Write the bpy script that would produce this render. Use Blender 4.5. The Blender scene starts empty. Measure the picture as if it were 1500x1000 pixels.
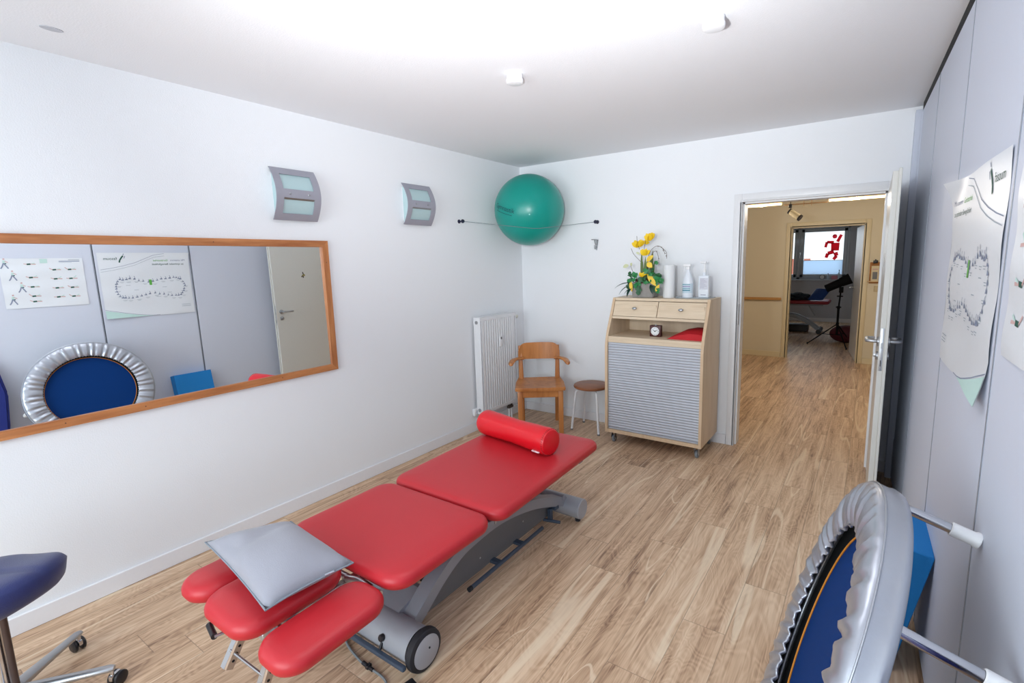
import bpy, bmesh, math, random
from mathutils import Vector, Matrix, Euler
C = bpy.context.scene.collection
PI = math.pi
V = Vector
# ------------------------------------------------------------------ camera
cd = bpy.data.cameras.new('camera'); cam = bpy.data.objects.new('camera', cd); C.objects.link(cam)
cam.location = (3.0115, -4.1883, 1.5643); cam.rotation_euler = (1.4204, 0.0220, 0.5886)
cd.sensor_width = 36.0; cd.lens = 722.749 / 1500 * 36; cd.shift_x = -0.02673; cd.shift_y = -0.0052
cd.clip_start = 0.02; cd.clip_end = 100
bpy.context.scene.camera = cam
# ------------------------------------------------------------------ view and world
sc = bpy.context.scene
sc.view_settings.view_transform = 'Standard'; sc.view_settings.look = 'None'
sc.view_settings.gamma = 1.0; sc.view_settings.use_curve_mapping = False
sc.view_settings.exposure = 0.0
w = bpy.data.worlds.new('overcast_sky'); sc.world = w; w.use_nodes = True
w.node_tree.nodes['Background'].inputs[0].default_value = (0.90, 0.95, 1.0, 1)
w.node_tree.nodes['Background'].inputs[1].default_value = 1.5
# ------------------------------------------------------------------ lights
def light(name, kind, loc, target, energy, color=(1, 1, 1), **k):
    d = bpy.data.lights.new(name, kind); d.energy = energy; d.color = color
    for a, b in k.items(): setattr(d, a, b)
    o = bpy.data.objects.new(name, d); C.objects.link(o); o.location = loc
    o.rotation_euler = (V(target) - V(loc)).to_track_quat('-Z', 'Y').to_euler(); return o
# bounced flash above the camera, added fill outside an unseen rear window, far window light
light('flash_bounce', 'SPOT', (2.48, -3.70, 1.72), (1.92, -2.62, 2.5), 218, (0.97, 0.99, 1.0), spot_size=math.radians(112), spot_blend=1.0, shadow_soft_size=0.06)
light('added_rear_fill', 'AREA', (1.67, -6.06, 1.38), (1.67, 0.0, 1.38), 106, (0.86, 0.93, 1.0), shape='RECTANGLE', size=2.4, size_y=1.75)
light('daylight_far', 'AREA', (1.2, 9.3, 1.65), (1.4, 6.0, 0.6), 14, (0.75, 0.87, 1.0), shape='RECTANGLE', size=2.4, size_y=1.1)

# ------------------------------------------------------------------ materials
def principled(name):
    m = bpy.data.materials.new(name); m.use_nodes = True
    return m, m.node_tree.nodes, m.node_tree.links, m.node_tree.nodes['Principled BSDF']
def srgb(r, g, b):
    f = lambda c: (c / 255 / 12.92) if c / 255 <= 0.04045 else ((c / 255 + 0.055) / 1.055) ** 2.4
    return (f(r), f(g), f(b), 1)
def mat(name, col, rough=0.5, metal=0.0, bump=0.0, bscale=60, var=0.0, spec=0.5, emit=None, estr=0, trans=0, alpha=None, coat=0, sheen=0):
    m, N, L, p = principled(name)
    c = srgb(*col)
    p.inputs['Base Color'].default_value = c
    p.inputs['Roughness'].default_value = rough; p.inputs['Metallic'].default_value = metal
    p.inputs['Specular IOR Level'].default_value = spec
    if coat: p.inputs['Coat Weight'].default_value = coat; p.inputs['Coat Roughness'].default_value = 0.15
    if sheen: p.inputs['Sheen Weight'].default_value = sheen
    if trans: p.inputs['Transmission Weight'].default_value = trans
    if alpha is not None: p.inputs['Alpha'].default_value = alpha
    if emit: p.inputs['Emission Color'].default_value = srgb(*emit); p.inputs['Emission Strength'].default_value = estr
    tc = N.new('ShaderNodeTexCoord'); nz = N.new('ShaderNodeTexNoise'); nz.inputs['Scale'].default_value = bscale; nz.inputs['Detail'].default_value = 3
    L.new(tc.outputs['Object'], nz.inputs['Vector'])
    if bump:
        b = N.new('ShaderNodeBump'); b.inputs['Strength'].default_value = bump; b.inputs['Distance'].default_value = 0.01
        L.new(nz.outputs['Fac'], b.inputs['Height']); L.new(b.outputs['Normal'], p.inputs['Normal'])
    mx = N.new('ShaderNodeMix'); mx.data_type = 'RGBA'
    v = var if var else 0.02
    mx.inputs[6].default_value = tuple(x * (1 - v) for x in c[:3]) + (1,); mx.inputs[7].default_value = tuple(min(1, x * (1 + v)) for x in c[:3]) + (1,)
    L.new(nz.outputs['Fac'], mx.inputs[0]); L.new(mx.outputs[2], p.inputs['Base Color'])
    return m
def wood(name, c1, c2, axis=2, scale=9, rough=0.45, stretch=0.12, knots=False, coat=0):
    m, N, L, p = principled(name)
    tc = N.new('ShaderNodeTexCoord'); mp = N.new('ShaderNodeMapping')
    s = [1, 1, 1]; s[axis] = stretch; mp.inputs['Scale'].default_value = s
    L.new(tc.outputs['Object'], mp.inputs['Vector'])
    n = N.new('ShaderNodeTexNoise'); n.inputs['Scale'].default_value = scale; n.inputs['Detail'].default_value = 6; n.inputs['Distortion'].default_value = 1.2
    n2 = N.new('ShaderNodeTexNoise'); n2.inputs['Scale'].default_value = scale * 7; n2.inputs['Detail'].default_value = 3
    L.new(mp.outputs[0], n.inputs['Vector']); L.new(mp.outputs[0], n2.inputs['Vector'])
    add = N.new('ShaderNodeMath'); add.operation = 'MULTIPLY_ADD'; add.inputs[1].default_value = 0.35; L.new(n2.outputs['Fac'], add.inputs[0]); L.new(n.outputs['Fac'], add.inputs[2])
    r = N.new('ShaderNodeValToRGB'); r.color_ramp.elements[0].position = 0.42; r.color_ramp.elements[1].position = 0.85
    r.color_ramp.elements[0].color = srgb(*c1); r.color_ramp.elements[1].color = srgb(*c2)
    L.new(add.outputs[0], r.inputs[0])
    out = r.outputs[0]
    if knots:
        vo = N.new('ShaderNodeTexVoronoi'); vo.inputs['Scale'].default_value = 5; L.new(tc.outputs['Object'], vo.inputs['Vector'])
        rr = N.new('ShaderNodeValToRGB'); rr.color_ramp.elements[0].position = 0.04; rr.color_ramp.elements[1].position = 0.10
        rr.color_ramp.elements[0].color = (0.12, 0.05, 0.02, 1); rr.color_ramp.elements[1].color = (1, 1, 1, 1)
        L.new(vo.outputs['Distance'], rr.inputs[0])
        mm = N.new('ShaderNodeMix'); mm.data_type = 'RGBA'; mm.blend_type = 'MULTIPLY'; mm.inputs[0].default_value = 1
        L.new(out, mm.inputs[6]); L.new(rr.outputs[0], mm.inputs[7]); out = mm.outputs[2]
    L.new(out, p.inputs['Base Color']); p.inputs['Roughness'].default_value = rough
    if coat: p.inputs['Coat Weight'].default_value = coat; p.inputs['Coat Roughness'].default_value = 0.2
    return m
def floor_material():
    m, N, L, p = principled('plank_floor')
    def math_(op, a, b=None, c=None):
        n = N.new('ShaderNodeMath'); n.operation = op
        for i, x in enumerate((a, b, c)):
            if x is None: continue
            if isinstance(x, (int, float)): n.inputs[i].default_value = x
            else: L.new(x, n.inputs[i])
        return n.outputs[0]
    tc = N.new('ShaderNodeTexCoord'); sp = N.new('ShaderNodeSeparateXYZ'); L.new(tc.outputs['Object'], sp.inputs[0])
    x, y = sp.outputs[0], sp.outputs[1]
    WD, LN = 0.178, 1.24
    xs = math_('DIVIDE', math_('SUBTRACT', x, 0.108), WD); row = math_('FLOOR', xs); fx = math_('SUBTRACT', xs, row)
    wn = N.new('ShaderNodeTexWhiteNoise'); wn.noise_dimensions = '1D'; L.new(row, wn.inputs['W'])
    ys = math_('ADD', math_('DIVIDE', y, LN), wn.outputs['Value']); col = math_('FLOOR', ys); fy = math_('SUBTRACT', ys, col)
    cb = N.new('ShaderNodeCombineXYZ'); L.new(row, cb.inputs[0]); L.new(col, cb.inputs[1])
    w2 = N.new('ShaderNodeTexWhiteNoise'); w2.noise_dimensions = '2D'; L.new(cb.outputs[0], w2.inputs['Vector'])
    rnd = w2.outputs['Value']
    def grain(sx, sy, dist, detail, seed):
        c = N.new('ShaderNodeCombineXYZ')
        L.new(math_('MULTIPLY', x, sx), c.inputs[0]); L.new(math_('MULTIPLY', y, sy), c.inputs[1]); L.new(math_('MULTIPLY_ADD', rnd, 37.0, seed), c.inputs[2])
        n = N.new('ShaderNodeTexNoise'); n.inputs['Scale'].default_value = 1; n.inputs['Detail'].default_value = detail; n.inputs['Distortion'].default_value = dist
        L.new(c.outputs[0], n.inputs['Vector']); return n.outputs['Fac']
    g1 = grain(14, 1.1, 0.9, 4, 0); g2 = grain(90, 3.2, 0.8, 3, 5); g3 = grain(6.5, 0.50, 0.5, 1, 9); g4 = grain(5, 1.6, 1.2, 2, 17)
    rings = math_('SINE', math_('MULTIPLY', g4, 120.0))
    t = math_('ADD', math_('MULTIPLY', g1, 0.52), math_('MULTIPLY', g2, 0.42))
    t = math_('ADD', t, math_('MULTIPLY', rings, 0.030))
    t = math_('ADD', t, math_('MULTIPLY', math_('SUBTRACT', rnd, 0.5), 0.07))
    r = N.new('ShaderNodeValToRGB'); cr = r.color_ramp
    cr.elements[0].position = 0.30; cr.elements[0].color = srgb(140, 108, 86)
    cr.elements[1].position = 0.62; cr.elements[1].color = srgb(228, 200, 170)
    e = cr.elements.new(0.40); e.color = srgb(188, 154, 124)
    e = cr.elements.new(0.485); e.color = srgb(208, 175, 144)
    L.new(t, r.inputs[0])
    wid = math_('MULTIPLY_ADD', rnd, 0.026, 0.004)          # pale sapwood lines, thin on most boards, broad on a few
    ln_ = math_('SUBTRACT', 1.0, math_('DIVIDE', math_('ABSOLUTE', math_('SUBTRACT', g3, 0.585)), wid))
    ln_ = math_('MAXIMUM', 0.0, math_('MINIMUM', 1.0, math_('MULTIPLY', ln_, 1.6)))
    mx = N.new('ShaderNodeMix'); mx.data_type = 'RGBA'; L.new(math_('MULTIPLY', ln_, 0.62), mx.inputs[0]); L.new(r.outputs[0], mx.inputs[6]); mx.inputs[7].default_value = srgb(238, 218, 190)
    gx = math_('LESS_THAN', math_('MINIMUM', fx, math_('SUBTRACT', 1.0, fx)), 0.008)
    gy = math_('LESS_THAN', math_('MINIMUM', fy, math_('SUBTRACT', 1.0, fy)), 0.0012)
    gap = math_('MULTIPLY', math_('MAXIMUM', gx, gy), 0.45)
    m2 = N.new('ShaderNodeMix'); m2.data_type = 'RGBA'; L.new(gap, m2.inputs[0]); L.new(mx.outputs[2], m2.inputs[6]); m2.inputs[7].default_value = srgb(84, 66, 54)
    L.new(m2.outputs[2], p.inputs['Base Color'])
    p.inputs['Roughness'].default_value = 0.42; p.inputs['Specular IOR Level'].default_value = 0.4
    b = N.new('ShaderNodeBump'); b.inputs['Strength'].default_value = 0.12; b.inputs['Distance'].default_value = 0.003; L.new(g2, b.inputs['Height']); L.new(b.outputs['Normal'], p.inputs['Normal'])
    return m
M = {}
M['wall'] = mat('white_wall_paint', (240, 242, 246), 0.85, bump=0.12, bscale=180, var=0.01)
M['ceiling'] = mat('white_ceiling_paint', (240, 241, 245), 0.9, bump=0.10, bscale=140, var=0.01)
M['cream'] = mat('cream_hall_paint', (222, 212, 188), 0.85, bump=0.1, bscale=150, var=0.01)
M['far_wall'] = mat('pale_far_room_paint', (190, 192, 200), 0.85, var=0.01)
M['floor'] = floor_material()
M['skirting'] = mat('skirting_paint', (236, 236, 240), 0.45)
M['white'] = mat('white_lacquer', (232, 233, 236), 0.35)
M['cream_white'] = mat('cream_white_lacquer', (222, 208, 174), 0.4)
M['door'] = mat('door_leaf_coating', (214, 213, 208), 0.32)
M['plastic'] = mat('white_plastic', (236, 237, 240), 0.4)
M['wardrobe'] = mat('silver_grey_panel', (208, 213, 227), 0.5, metal=0.0, spec=0.15, var=0.01)
M['alu'] = mat('satin_aluminium', (196, 200, 206), 0.32, metal=0.85)
M['profile'] = mat('edge_profile_metal', (150, 156, 168), 0.4, metal=0.4)
M['chrome'] = mat('polished_chrome', (205, 206, 210), 0.14, metal=1.0)
M['steel'] = mat('brushed_steel', (176, 178, 182), 0.3, metal=0.9)
M['black'] = mat('black_plastic', (26, 26, 32), 0.4)
M['matte_black'] = mat('matte_black', (14, 14, 18), 0.8, spec=0.2)
M['rubber'] = mat('black_rubber', (36, 36, 42), 0.7)
M['dark'] = mat('dark_gap', (20, 20, 24), 0.8)
M['red'] = mat('red_vinyl', (190, 36, 46), 0.42, bump=0.03, bscale=260, spec=0.5, var=0.02)
M['red_shiny'] = mat('bright_red_vinyl', (220, 18, 34), 0.32, bump=0.05, bscale=40)
M['red_cloth'] = mat('red_cloth', (196, 22, 34), 0.7, bump=0.1, bscale=200)
M['grey_frame'] = mat('grey_powder_coat', (150, 154, 162), 0.45, bump=0.05, bscale=400, metal=0.1)
M['grey_light'] = mat('light_grey_powder_coat', (168, 172, 180), 0.42, bump=0.05, bscale=400, metal=0.1)
M['grey_panel'] = mat('dark_grey_panel', (108, 110, 114), 0.5, metal=0.05)
M['bar'] = mat('slate_blue_bar', (62, 76, 94), 0.45)
M['pillow'] = mat('grey_pillow_fabric', (152, 152, 162), 0.8, bump=0.12, bscale=300, sheen=0.2)
M['silver'] = mat('silver_vinyl', (176, 180, 190), 0.30, metal=0.65, bump=0.10, bscale=25)
M['mat_blue'] = mat('navy_trampoline_mesh', (0, 50, 112), 0.75, spec=0.15, bump=0.1, bscale=500)
M['foam'] = mat('bright_blue_foam', (16, 128, 204), 0.75, bump=0.1, bscale=220)
M['orange'] = mat('orange_binding', (206, 130, 40), 0.6)
M['royal'] = mat('royal_blue_mat', (16, 36, 120), 0.6)
M['navy'] = mat('navy_upholstery', (22, 34, 92), 0.65, bump=0.15, bscale=250, sheen=0.2)
M['teal'] = mat('teal_ball_vinyl', (0, 146, 134), 0.3)
M['print'] = mat('dark_print', (16, 52, 66), 0.5)
M['pine'] = wood('orange_pine', (150, 84, 44), (206, 140, 88), 1, 10, 0.45)
M['chairwood'] = wood('honey_pine', (162, 94, 42), (200, 132, 72), 2, 8, 0.38, knots=True, coat=0.2)
M['stoolwood'] = wood('brown_beech', (112, 66, 42), (152, 96, 64), 0, 9, 0.4)
M['maple'] = wood('pale_maple', (208, 186, 158), (226, 206, 180), 2, 8, 0.5)
M['maple_x'] = wood('pale_maple_front', (212, 190, 162), (230, 211, 185), 0, 8, 0.5)
M['maple_edge'] = wood('maple_edge', (206, 176, 142), (220, 192, 160), 2, 12, 0.5)
M['shutter'] = mat('silver_tambour_slats', (188, 192, 202), 0.35, metal=0.15)
M['lampgrey'] = mat('silver_grey_lamp_metal', (160, 160, 172), 0.5, metal=0.15)
M['lampglass'] = mat('frosted_green_glass', (180, 206, 210), 0.4)
M['paper'] = mat('poster_paper', (226, 230, 236), 0.35, var=0.015)
M['ink'] = mat('slate_ink', (132, 142, 166), 0.6)
M['ink2'] = mat('pale_ink', (168, 178, 188), 0.6)
M['green'] = mat('leaf_green_ink', (96, 176, 72), 0.6)
M['dkgreen'] = mat('dark_green_ink', (24, 82, 70), 0.6)
M['mint'] = mat('mint_ink', (190, 220, 214), 0.6)
M['skin_ink'] = mat('rose_ink', (206, 170, 168), 0.6)
M['leaf'] = mat('artificial_leaf', (22, 84, 44), 0.45, var=0.3, bscale=30)
M['leaf2'] = mat('bright_artificial_leaf', (30, 122, 62), 0.45, var=0.2)
M['stem'] = mat('olive_stem', (96, 116, 62), 0.6, var=0.2)
M['twig'] = mat('brown_twig', (84, 58, 44), 0.8, var=0.3)
M['yellow'] = mat('yellow_petal', (248, 208, 36), 0.6, var=0.12)
M['pale_yellow'] = mat('pale_petal', (204, 208, 168), 0.6)
M['pot'] = mat('grey_stone_pot', (150, 146, 142), 0.85, bump=0.3, bscale=40, var=0.15)
M['tissue'] = mat('paper_towel', (232, 234, 236), 0.95, bump=0.1, bscale=200)
M['bottle'] = mat('translucent_bottle', (226, 232, 240), 0.3)
M['label'] = mat('pale_blue_label', (196, 214, 226), 0.5)
M['teal_ink'] = mat('teal_print', (72, 140, 160), 0.6)
M['violet'] = mat('violet_print', (150, 130, 180), 0.6)
M['grey_ink'] = mat('grey_print', (190, 192, 204), 0.6)
M['clockbody'] = mat('dark_cherry_wood', (74, 24, 26), 0.4)
M['clockface'] = mat('clock_face', (238, 240, 242), 0.5)
M['tube'] = mat('glowing_tube', (255, 236, 190), 0.4, emit=(255, 218, 158), estr=5)
M['opal'] = mat('opal_cover', (240, 241, 244), 0.35)
M['film'] = mat('frosted_window_film', (176, 200, 224), 0.6, trans=0.75)
M['pvc'] = mat('window_frame_pvc', (196, 204, 214), 0.4)
M['redink'] = mat('red_sticker', (214, 16, 36), 0.7, trans=0.45)
M['cork'] = wood('orange_cork_board', (140, 88, 40), (176, 120, 66), 2, 14, 0.7, 1.0)
M['jacket'] = mat('dark_jacket_cloth', (34, 44, 58), 0.9, bump=0.4, bscale=30)
M['wine'] = mat('wine_red_bag', (84, 20, 34), 0.7)
M['dark_red'] = mat('dull_red_vinyl', (150, 30, 44), 0.5)
M['pink'] = mat('pink_box', (214, 140, 160), 0.6)
M['brown_leg'] = mat('beige_bracket', (176, 152, 132), 0.5)
M['house'] = mat('brick_house_wall', (190, 110, 90), 0.9)
def glass_material(name, tint, w_):
    m, N, L, p = principled(name); N.remove(p)
    tr = N.new('ShaderNodeBsdfTransparent'); tr.inputs[0].default_value = tint; gl = N.new('ShaderNodeBsdfGlossy'); gl.inputs['Roughness'].default_value = 0.02
    mx = N.new('ShaderNodeMixShader'); mx.inputs[0].default_value = w_; L.new(tr.outputs[0], mx.inputs[1]); L.new(gl.outputs[0], mx.inputs[2])
    L.new(mx.outputs[0], N['Material Output'].inputs['Surface']); return m
M['glass'] = glass_material('window_glass', (0.97, 0.99, 0.98, 1), 0.06)
def mirror_material():
    m, N, L, p = principled('mirror_silver')
    p.inputs['Base Color'].default_value = (0.95, 0.97, 0.97, 1); p.inputs['Metallic'].default_value = 1; p.inputs['Roughness'].default_value = 0.0
    return m
M['mirror'] = mirror_material()

# ------------------------------------------------------------------ mesh helpers
def BM(): return bmesh.new()
def add_box(bm, lo, hi, bev=0.0, seg=2, mi=0, mtx=None):
    lo = V(lo); hi = V(hi); c = (lo + hi) / 2; s = hi - lo
    r = bmesh.ops.create_cube(bm, size=1, matrix=Matrix.Translation(c) @ Matrix.Diagonal((s.x, s.y, s.z, 1)))
    vs = r['verts']; fs = set(f for v in vs for f in v.link_faces)
    if bev > 0:
        es = list(set(e for v in vs for e in v.link_edges))
        rr = bmesh.ops.bevel(bm, geom=es, offset=min(bev, min(s) * 0.49), segments=seg, profile=0.5, affect='EDGES', clamp_overlap=True)
        fs = set(rr['faces']) | set(f for v in rr['verts'] for f in v.link_faces)
        vs = list(set(v for f in fs for v in f.verts))
    for f in fs: f.material_index = mi
    if mtx is not None: bmesh.ops.transform(bm, matrix=mtx, verts=vs)
    return vs
def solid(bm, geom, t):
    bm.normal_update(); bmesh.ops.solidify(bm, geom=geom, thickness=t)
def frame_from(d):
    d = d.normalized(); a = V((0, 0, 1)) if abs(d.z) < 0.9 else V((1, 0, 0))
    u = d.cross(a).normalized(); return u, d.cross(u).normalized()
def add_cyl(bm, p0, p1, r0, r1=None, seg=20, mi=0, cap=True):
    p0, p1 = V(p0), V(p1); r1 = r0 if r1 is None else r1
    u, v = frame_from(p1 - p0); A = []; B = []
    for i in range(seg):
        a = 2 * PI * i / seg; d = u * math.cos(a) + v * math.sin(a)
        A.append(bm.verts.new(p0 + d * r0)); B.append(bm.verts.new(p1 + d * r1))
    for i in range(seg):
        f = bm.faces.new((A[i], B[i], B[(i + 1) % seg], A[(i + 1) % seg])); f.material_index = mi
    if cap:
        f = bm.faces.new(A); f.material_index = mi
        f = bm.faces.new(list(reversed(B))); f.material_index = mi
    return A + B
def smooth_path(pts, n=6):
    pts = [V(p) for p in pts]; P = [pts[0] * 2 - pts[1]] + pts + [pts[-1] * 2 - pts[-2]]; out = []
    for i in range(1, len(P) - 2):
        for k in range(n):
            t = k / n; a, b, c, d = P[i - 1], P[i], P[i + 1], P[i + 2]
            out.append(0.5 * ((2 * b) + (c - a) * t + (2 * a - 5 * b + 4 * c - d) * t * t + (3 * b - a - 3 * c + d) * t ** 3))
    out.append(pts[-1]); return out
def add_tube(bm, pts, r, seg=10, mi=0, closed=False, r_end=None):
    pts = [V(p) for p in pts]; n = len(pts); rings = []
    d0 = pts[1] - pts[0]; u, v = frame_from(d0)
    for i, p in enumerate(pts):
        if closed: d = pts[(i + 1) % n] - pts[i - 1]
        else: d = pts[min(i + 1, n - 1)] - pts[max(i - 1, 0)]
        d.normalize(); u = (u - d * u.dot(d)).normalized(); v = d.cross(u)
        rr = r if r_end is None else r + (r_end - r) * i / (n - 1)
        rings.append([bm.verts.new(p + (u * math.cos(2 * PI * k / seg) + v * math.sin(2 * PI * k / seg)) * rr) for k in range(seg)])
    m = n if closed else n - 1
    for i in range(m):
        a, b = rings[i], rings[(i + 1) % n]
        for k in range(seg):
            f = bm.faces.new((a[k], a[(k + 1) % seg], b[(k + 1) % seg], b[k])); f.material_index = mi
    if not closed:
        f = bm.faces.new(list(reversed(rings[0]))); f.material_index = mi
        f = bm.faces.new(rings[-1]); f.material_index = mi
def add_lathe(bm, prof, origin, axis=(0, 0, 1), seg=32, mi=0, sx=1.0, sy=1.0):
    o = V(origin); ax = V(axis).normalized()
    if abs(ax.z) > 0.999: u, v = V((1, 0, 0)), V((0, 1, 0))
    else: u, v = frame_from(ax)
    rings = []
    for r, h in prof:
        if r < 1e-6: rings.append([bm.verts.new(o + ax * h)])
        else: rings.append([bm.verts.new(o + ax * h + u * (math.cos(2 * PI * k / seg) * r * sx) + v * (math.sin(2 * PI * k / seg) * r * sy)) for k in range(seg)])
    for a, b in zip(rings[:-1], rings[1:]):
        for k in range(seg):
            k2 = (k + 1) % seg
            if len(a) == 1 and len(b) == 1: continue
            if len(a) == 1: f = bm.faces.new((a[0], b[k2], b[k]))
            elif len(b) == 1: f = bm.faces.new((a[k], a[k2], b[0]))
            else: f = bm.faces.new((a[k], a[k2], b[k2], b[k]))
            f.material_index = mi
def add_prism(bm, poly, vec, mi=0):
    A = [bm.verts.new(V(p)) for p in poly]; B = [bm.verts.new(V(p) + V(vec)) for p in poly]; n = len(A)
    fs = [bm.faces.new(A), bm.faces.new(list(reversed(B)))]
    for i in range(n): fs.append(bm.faces.new((A[i], B[i], B[(i + 1) % n], A[(i + 1) % n])))
    for f in fs: f.material_index = mi
    bmesh.ops.recalc_face_normals(bm, faces=fs)
    return A + B
def obj(name, bm, mats, parent=None, smooth=True, wn=False, angle=40, bev=0, sub=0):
    me = bpy.data.meshes.new(name)
    bmesh.ops.recalc_face_normals(bm, faces=bm.faces)
    bm.to_mesh(me); bm.free()
    for m in (mats if isinstance(mats, (list, tuple)) else [mats]): me.materials.append(M[m] if isinstance(m, str) else m)
    o = bpy.data.objects.new(name, me); C.objects.link(o)
    if parent is not None:
        root = parent
        W = Matrix.Identity(4); q = parent
        while q is not None: W = Matrix.LocRotScale(q.location, q.rotation_euler, q.scale) @ W; q = q.parent
        me.transform(W.inverted()); o.parent = root
    if smooth:
        for f in me.polygons: f.use_smooth = True
        me.set_sharp_from_angle(angle=math.radians(angle))
    if sub:
        s = o.modifiers.new('s', 'SUBSURF'); s.levels = sub; s.render_levels = sub
    return o
def tag(o, label, cat, group=None):
    o['label'] = label; o['category'] = cat
    if group: o['group'] = group
    return o
def thing(name, label, cat, loc=(0, 0, 0), rz=0, group=None):
    o = bpy.data.objects.new(name, None); C.objects.link(o); o.empty_display_size = 0.05
    o.location = loc; o.rotation_euler = (0, 0, rz); return tag(o, label, cat, group)
def struct(name, bm, m, parent=None, **k):
    o = obj(name, bm, m, parent, **k)
    if parent is None: o['kind'] = 'structure'
    return o
def dup(root, loc, label, rz=None):
    r = root.copy(); C.objects.link(r); r.location = loc; r['label'] = label
    if rz is not None: r.rotation_euler = (0, 0, rz)
    for ch in list(root.children):
        c = ch.copy(); C.objects.link(c); c.parent = r
        for g in list(ch.children):
            d = g.copy(); C.objects.link(d); d.parent = c
    return r
def add_text(bm, s, origin, right, up, size, mi=0, extr=0.0, align='LEFT', wrap=None):
    cu = bpy.data.curves.new('t', 'FONT'); cu.body = s; cu.size = size; cu.align_x = align; cu.extrude = extr; cu.resolution_u = 3
    t = bpy.data.objects.new('t', cu); C.objects.link(t); bpy.context.view_layer.update()
    me = bpy.data.meshes.new_from_object(t.evaluated_get(bpy.context.evaluated_depsgraph_get()))
    bpy.data.objects.remove(t); bpy.data.curves.remove(cu)
    R, U = V(right), V(up); Nn = R.cross(U); base = len(bm.verts)
    bm.verts.ensure_lookup_table()
    vs = []
    for v in me.vertices:
        p = V(origin) + R * v.co.x + U * v.co.y + Nn * v.co.z
        if wrap: p = wrap(v.co.x, v.co.y)
        vs.append(bm.verts.new(p))
    for f in me.polygons:
        try: nf = bm.faces.new([vs[i] for i in f.vertices]); nf.material_index = mi
        except ValueError: pass
    bpy.data.meshes.remove(me)

# ------------------------------------------------------------------ room shell
WZ = 2.5
WX = lambda y: 3.2117 - 0.0256 * y          # face of the fitted wardrobe (not quite square to the room)
b = BM(); add_box(b, (-1.6, -6.0, -0.1), (4.6, 9.4, 0)); struct('floor', b, 'floor', smooth=False)
b = BM(); add_box(b, (-0.12, -6.0, WZ), (4.0, 0.12, WZ + 0.1)); struct('ceiling', b, 'ceiling', smooth=False)
b = BM(); add_box(b, (-1.6, 0.12, WZ), (4.6, 9.4, WZ + 0.1)); struct('ceiling_hall', b, 'cream', smooth=False)
b = BM(); add_box(b, (-0.12, -6.1, 0), (0, 0.12, WZ)); struct('wall_left', b, 'wall', smooth=False)
b = BM(); add_box(b, (3.95, -6.1, 0), (4.07, 0.0, WZ)); struct('wall_right', b, 'wall', smooth=False)
DX0, DX1, DZ = 2.138, 3.068, 1.986
def holed_wall(bm, x0, x1, y0, y1, hx0, hx1, hz0, hz1, z1=WZ):
    add_box(bm, (x0, y0, 0), (hx0, y1, z1)); add_box(bm, (hx1, y0, 0), (x1, y1, z1)); add_box(bm, (hx0, y0, hz1), (hx1, y1, z1))
    if hz0 > 0: add_box(bm, (hx0, y0, 0), (hx1, y1, hz0))
b = BM(); holed_wall(b, 0, 4.07, 0, 0.06, DX0 - 0.015, DX1 + 0.015, 0, DZ + 0.015); struct('wall_back', b, 'wall', smooth=False)
b = BM(); holed_wall(b, -1.6, 4.6, 0.06, 0.12, DX0 - 0.015, DX1 + 0.015, 0, DZ + 0.015); struct('wall_hall_near', b, 'cream', smooth=False)
b = BM(); holed_wall(b, 0, 3.95, -6.0, -5.9, 0.40, 2.95, 0.45, 2.3); struct('wall_front', b, 'wall', smooth=False)
HY = 4.2; H0, H1, HZ = 1.975, 2.90, 1.98
b = BM(); holed_wall(b, -1.6, 4.6, HY, HY + 0.12, H0 - 0.015, H1 + 0.015, 0, HZ + 0.015); struct('wall_hall_far', b, 'cream', smooth=False)
b = BM(); add_box(b, (-1.7, 0.12, 0), (-1.6, HY, WZ)); struct('wall_hall_left', b, 'cream', smooth=False)
b = BM(); add_box(b, (4.6, 0.12, 0), (4.7, HY, WZ)); struct('wall_hall_right', b, 'cream', smooth=False)
FY = 9.2
b = BM(); add_box(b, (-1.7, HY + 0.12, 0), (-1.6, FY, WZ)); struct('wall_far_left', b, 'far_wall', smooth=False)
b = BM(); add_box(b, (3.0, HY + 0.12, 0), (3.1, FY, WZ)); struct('wall_far_right', b, 'far_wall', smooth=False)
b = BM(); holed_wall(b, -1.6, 3.0, FY, FY + 0.15, 0.2, 2.56, 1.0, 2.22); struct('wall_far_back', b, 'far_wall', smooth=False)
# small oval cap on the ceiling
b = BM(); add_lathe(b, [(0.0, 0), (0.035, 0), (0.035, -0.002), (0, -0.002)], (0.297, -3.504, WZ), sx=0.6); tag(obj('ceiling_cap', b, mat('grey_cap', (196, 198, 206), 0.8)), 'small pale grey oval cap on the ceiling near the left wall', 'patch')
# skirting boards
def skirting(name, lo, hi): 
    b = BM(); add_box(b, lo, hi, 0.003, 1); struct(name, b, 'skirting')
skirting('baseboard_left', (0, -5.9, 0), (0.014, 0, 0.085))
skirting('baseboard_back', (0.014, -0.014, 0), (DX0 - 0.065, 0, 0.085))
skirting('baseboard_back_right', (DX1 + 0.065, -0.014, 0), (3.19, 0, 0.085))
b = BM(); add_box(b, (-1.6, HY - 0.014, 0), (H0 - 0.075, HY, 0.085), 0.003, 1); struct('baseboard_hall', b, 'cream_white')
b = BM(); add_box(b, (H1 + 0.075, HY - 0.014, 0), (4.6, HY, 0.085), 0.003, 1); struct('baseboard_hall_right', b, 'cream_white')
b = BM(); add_box(b, (-1.6, FY - 0.014, 0), (3.0, FY, 0.09), 0.003, 1); struct('baseboard_far', b, 'skirting')
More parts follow.
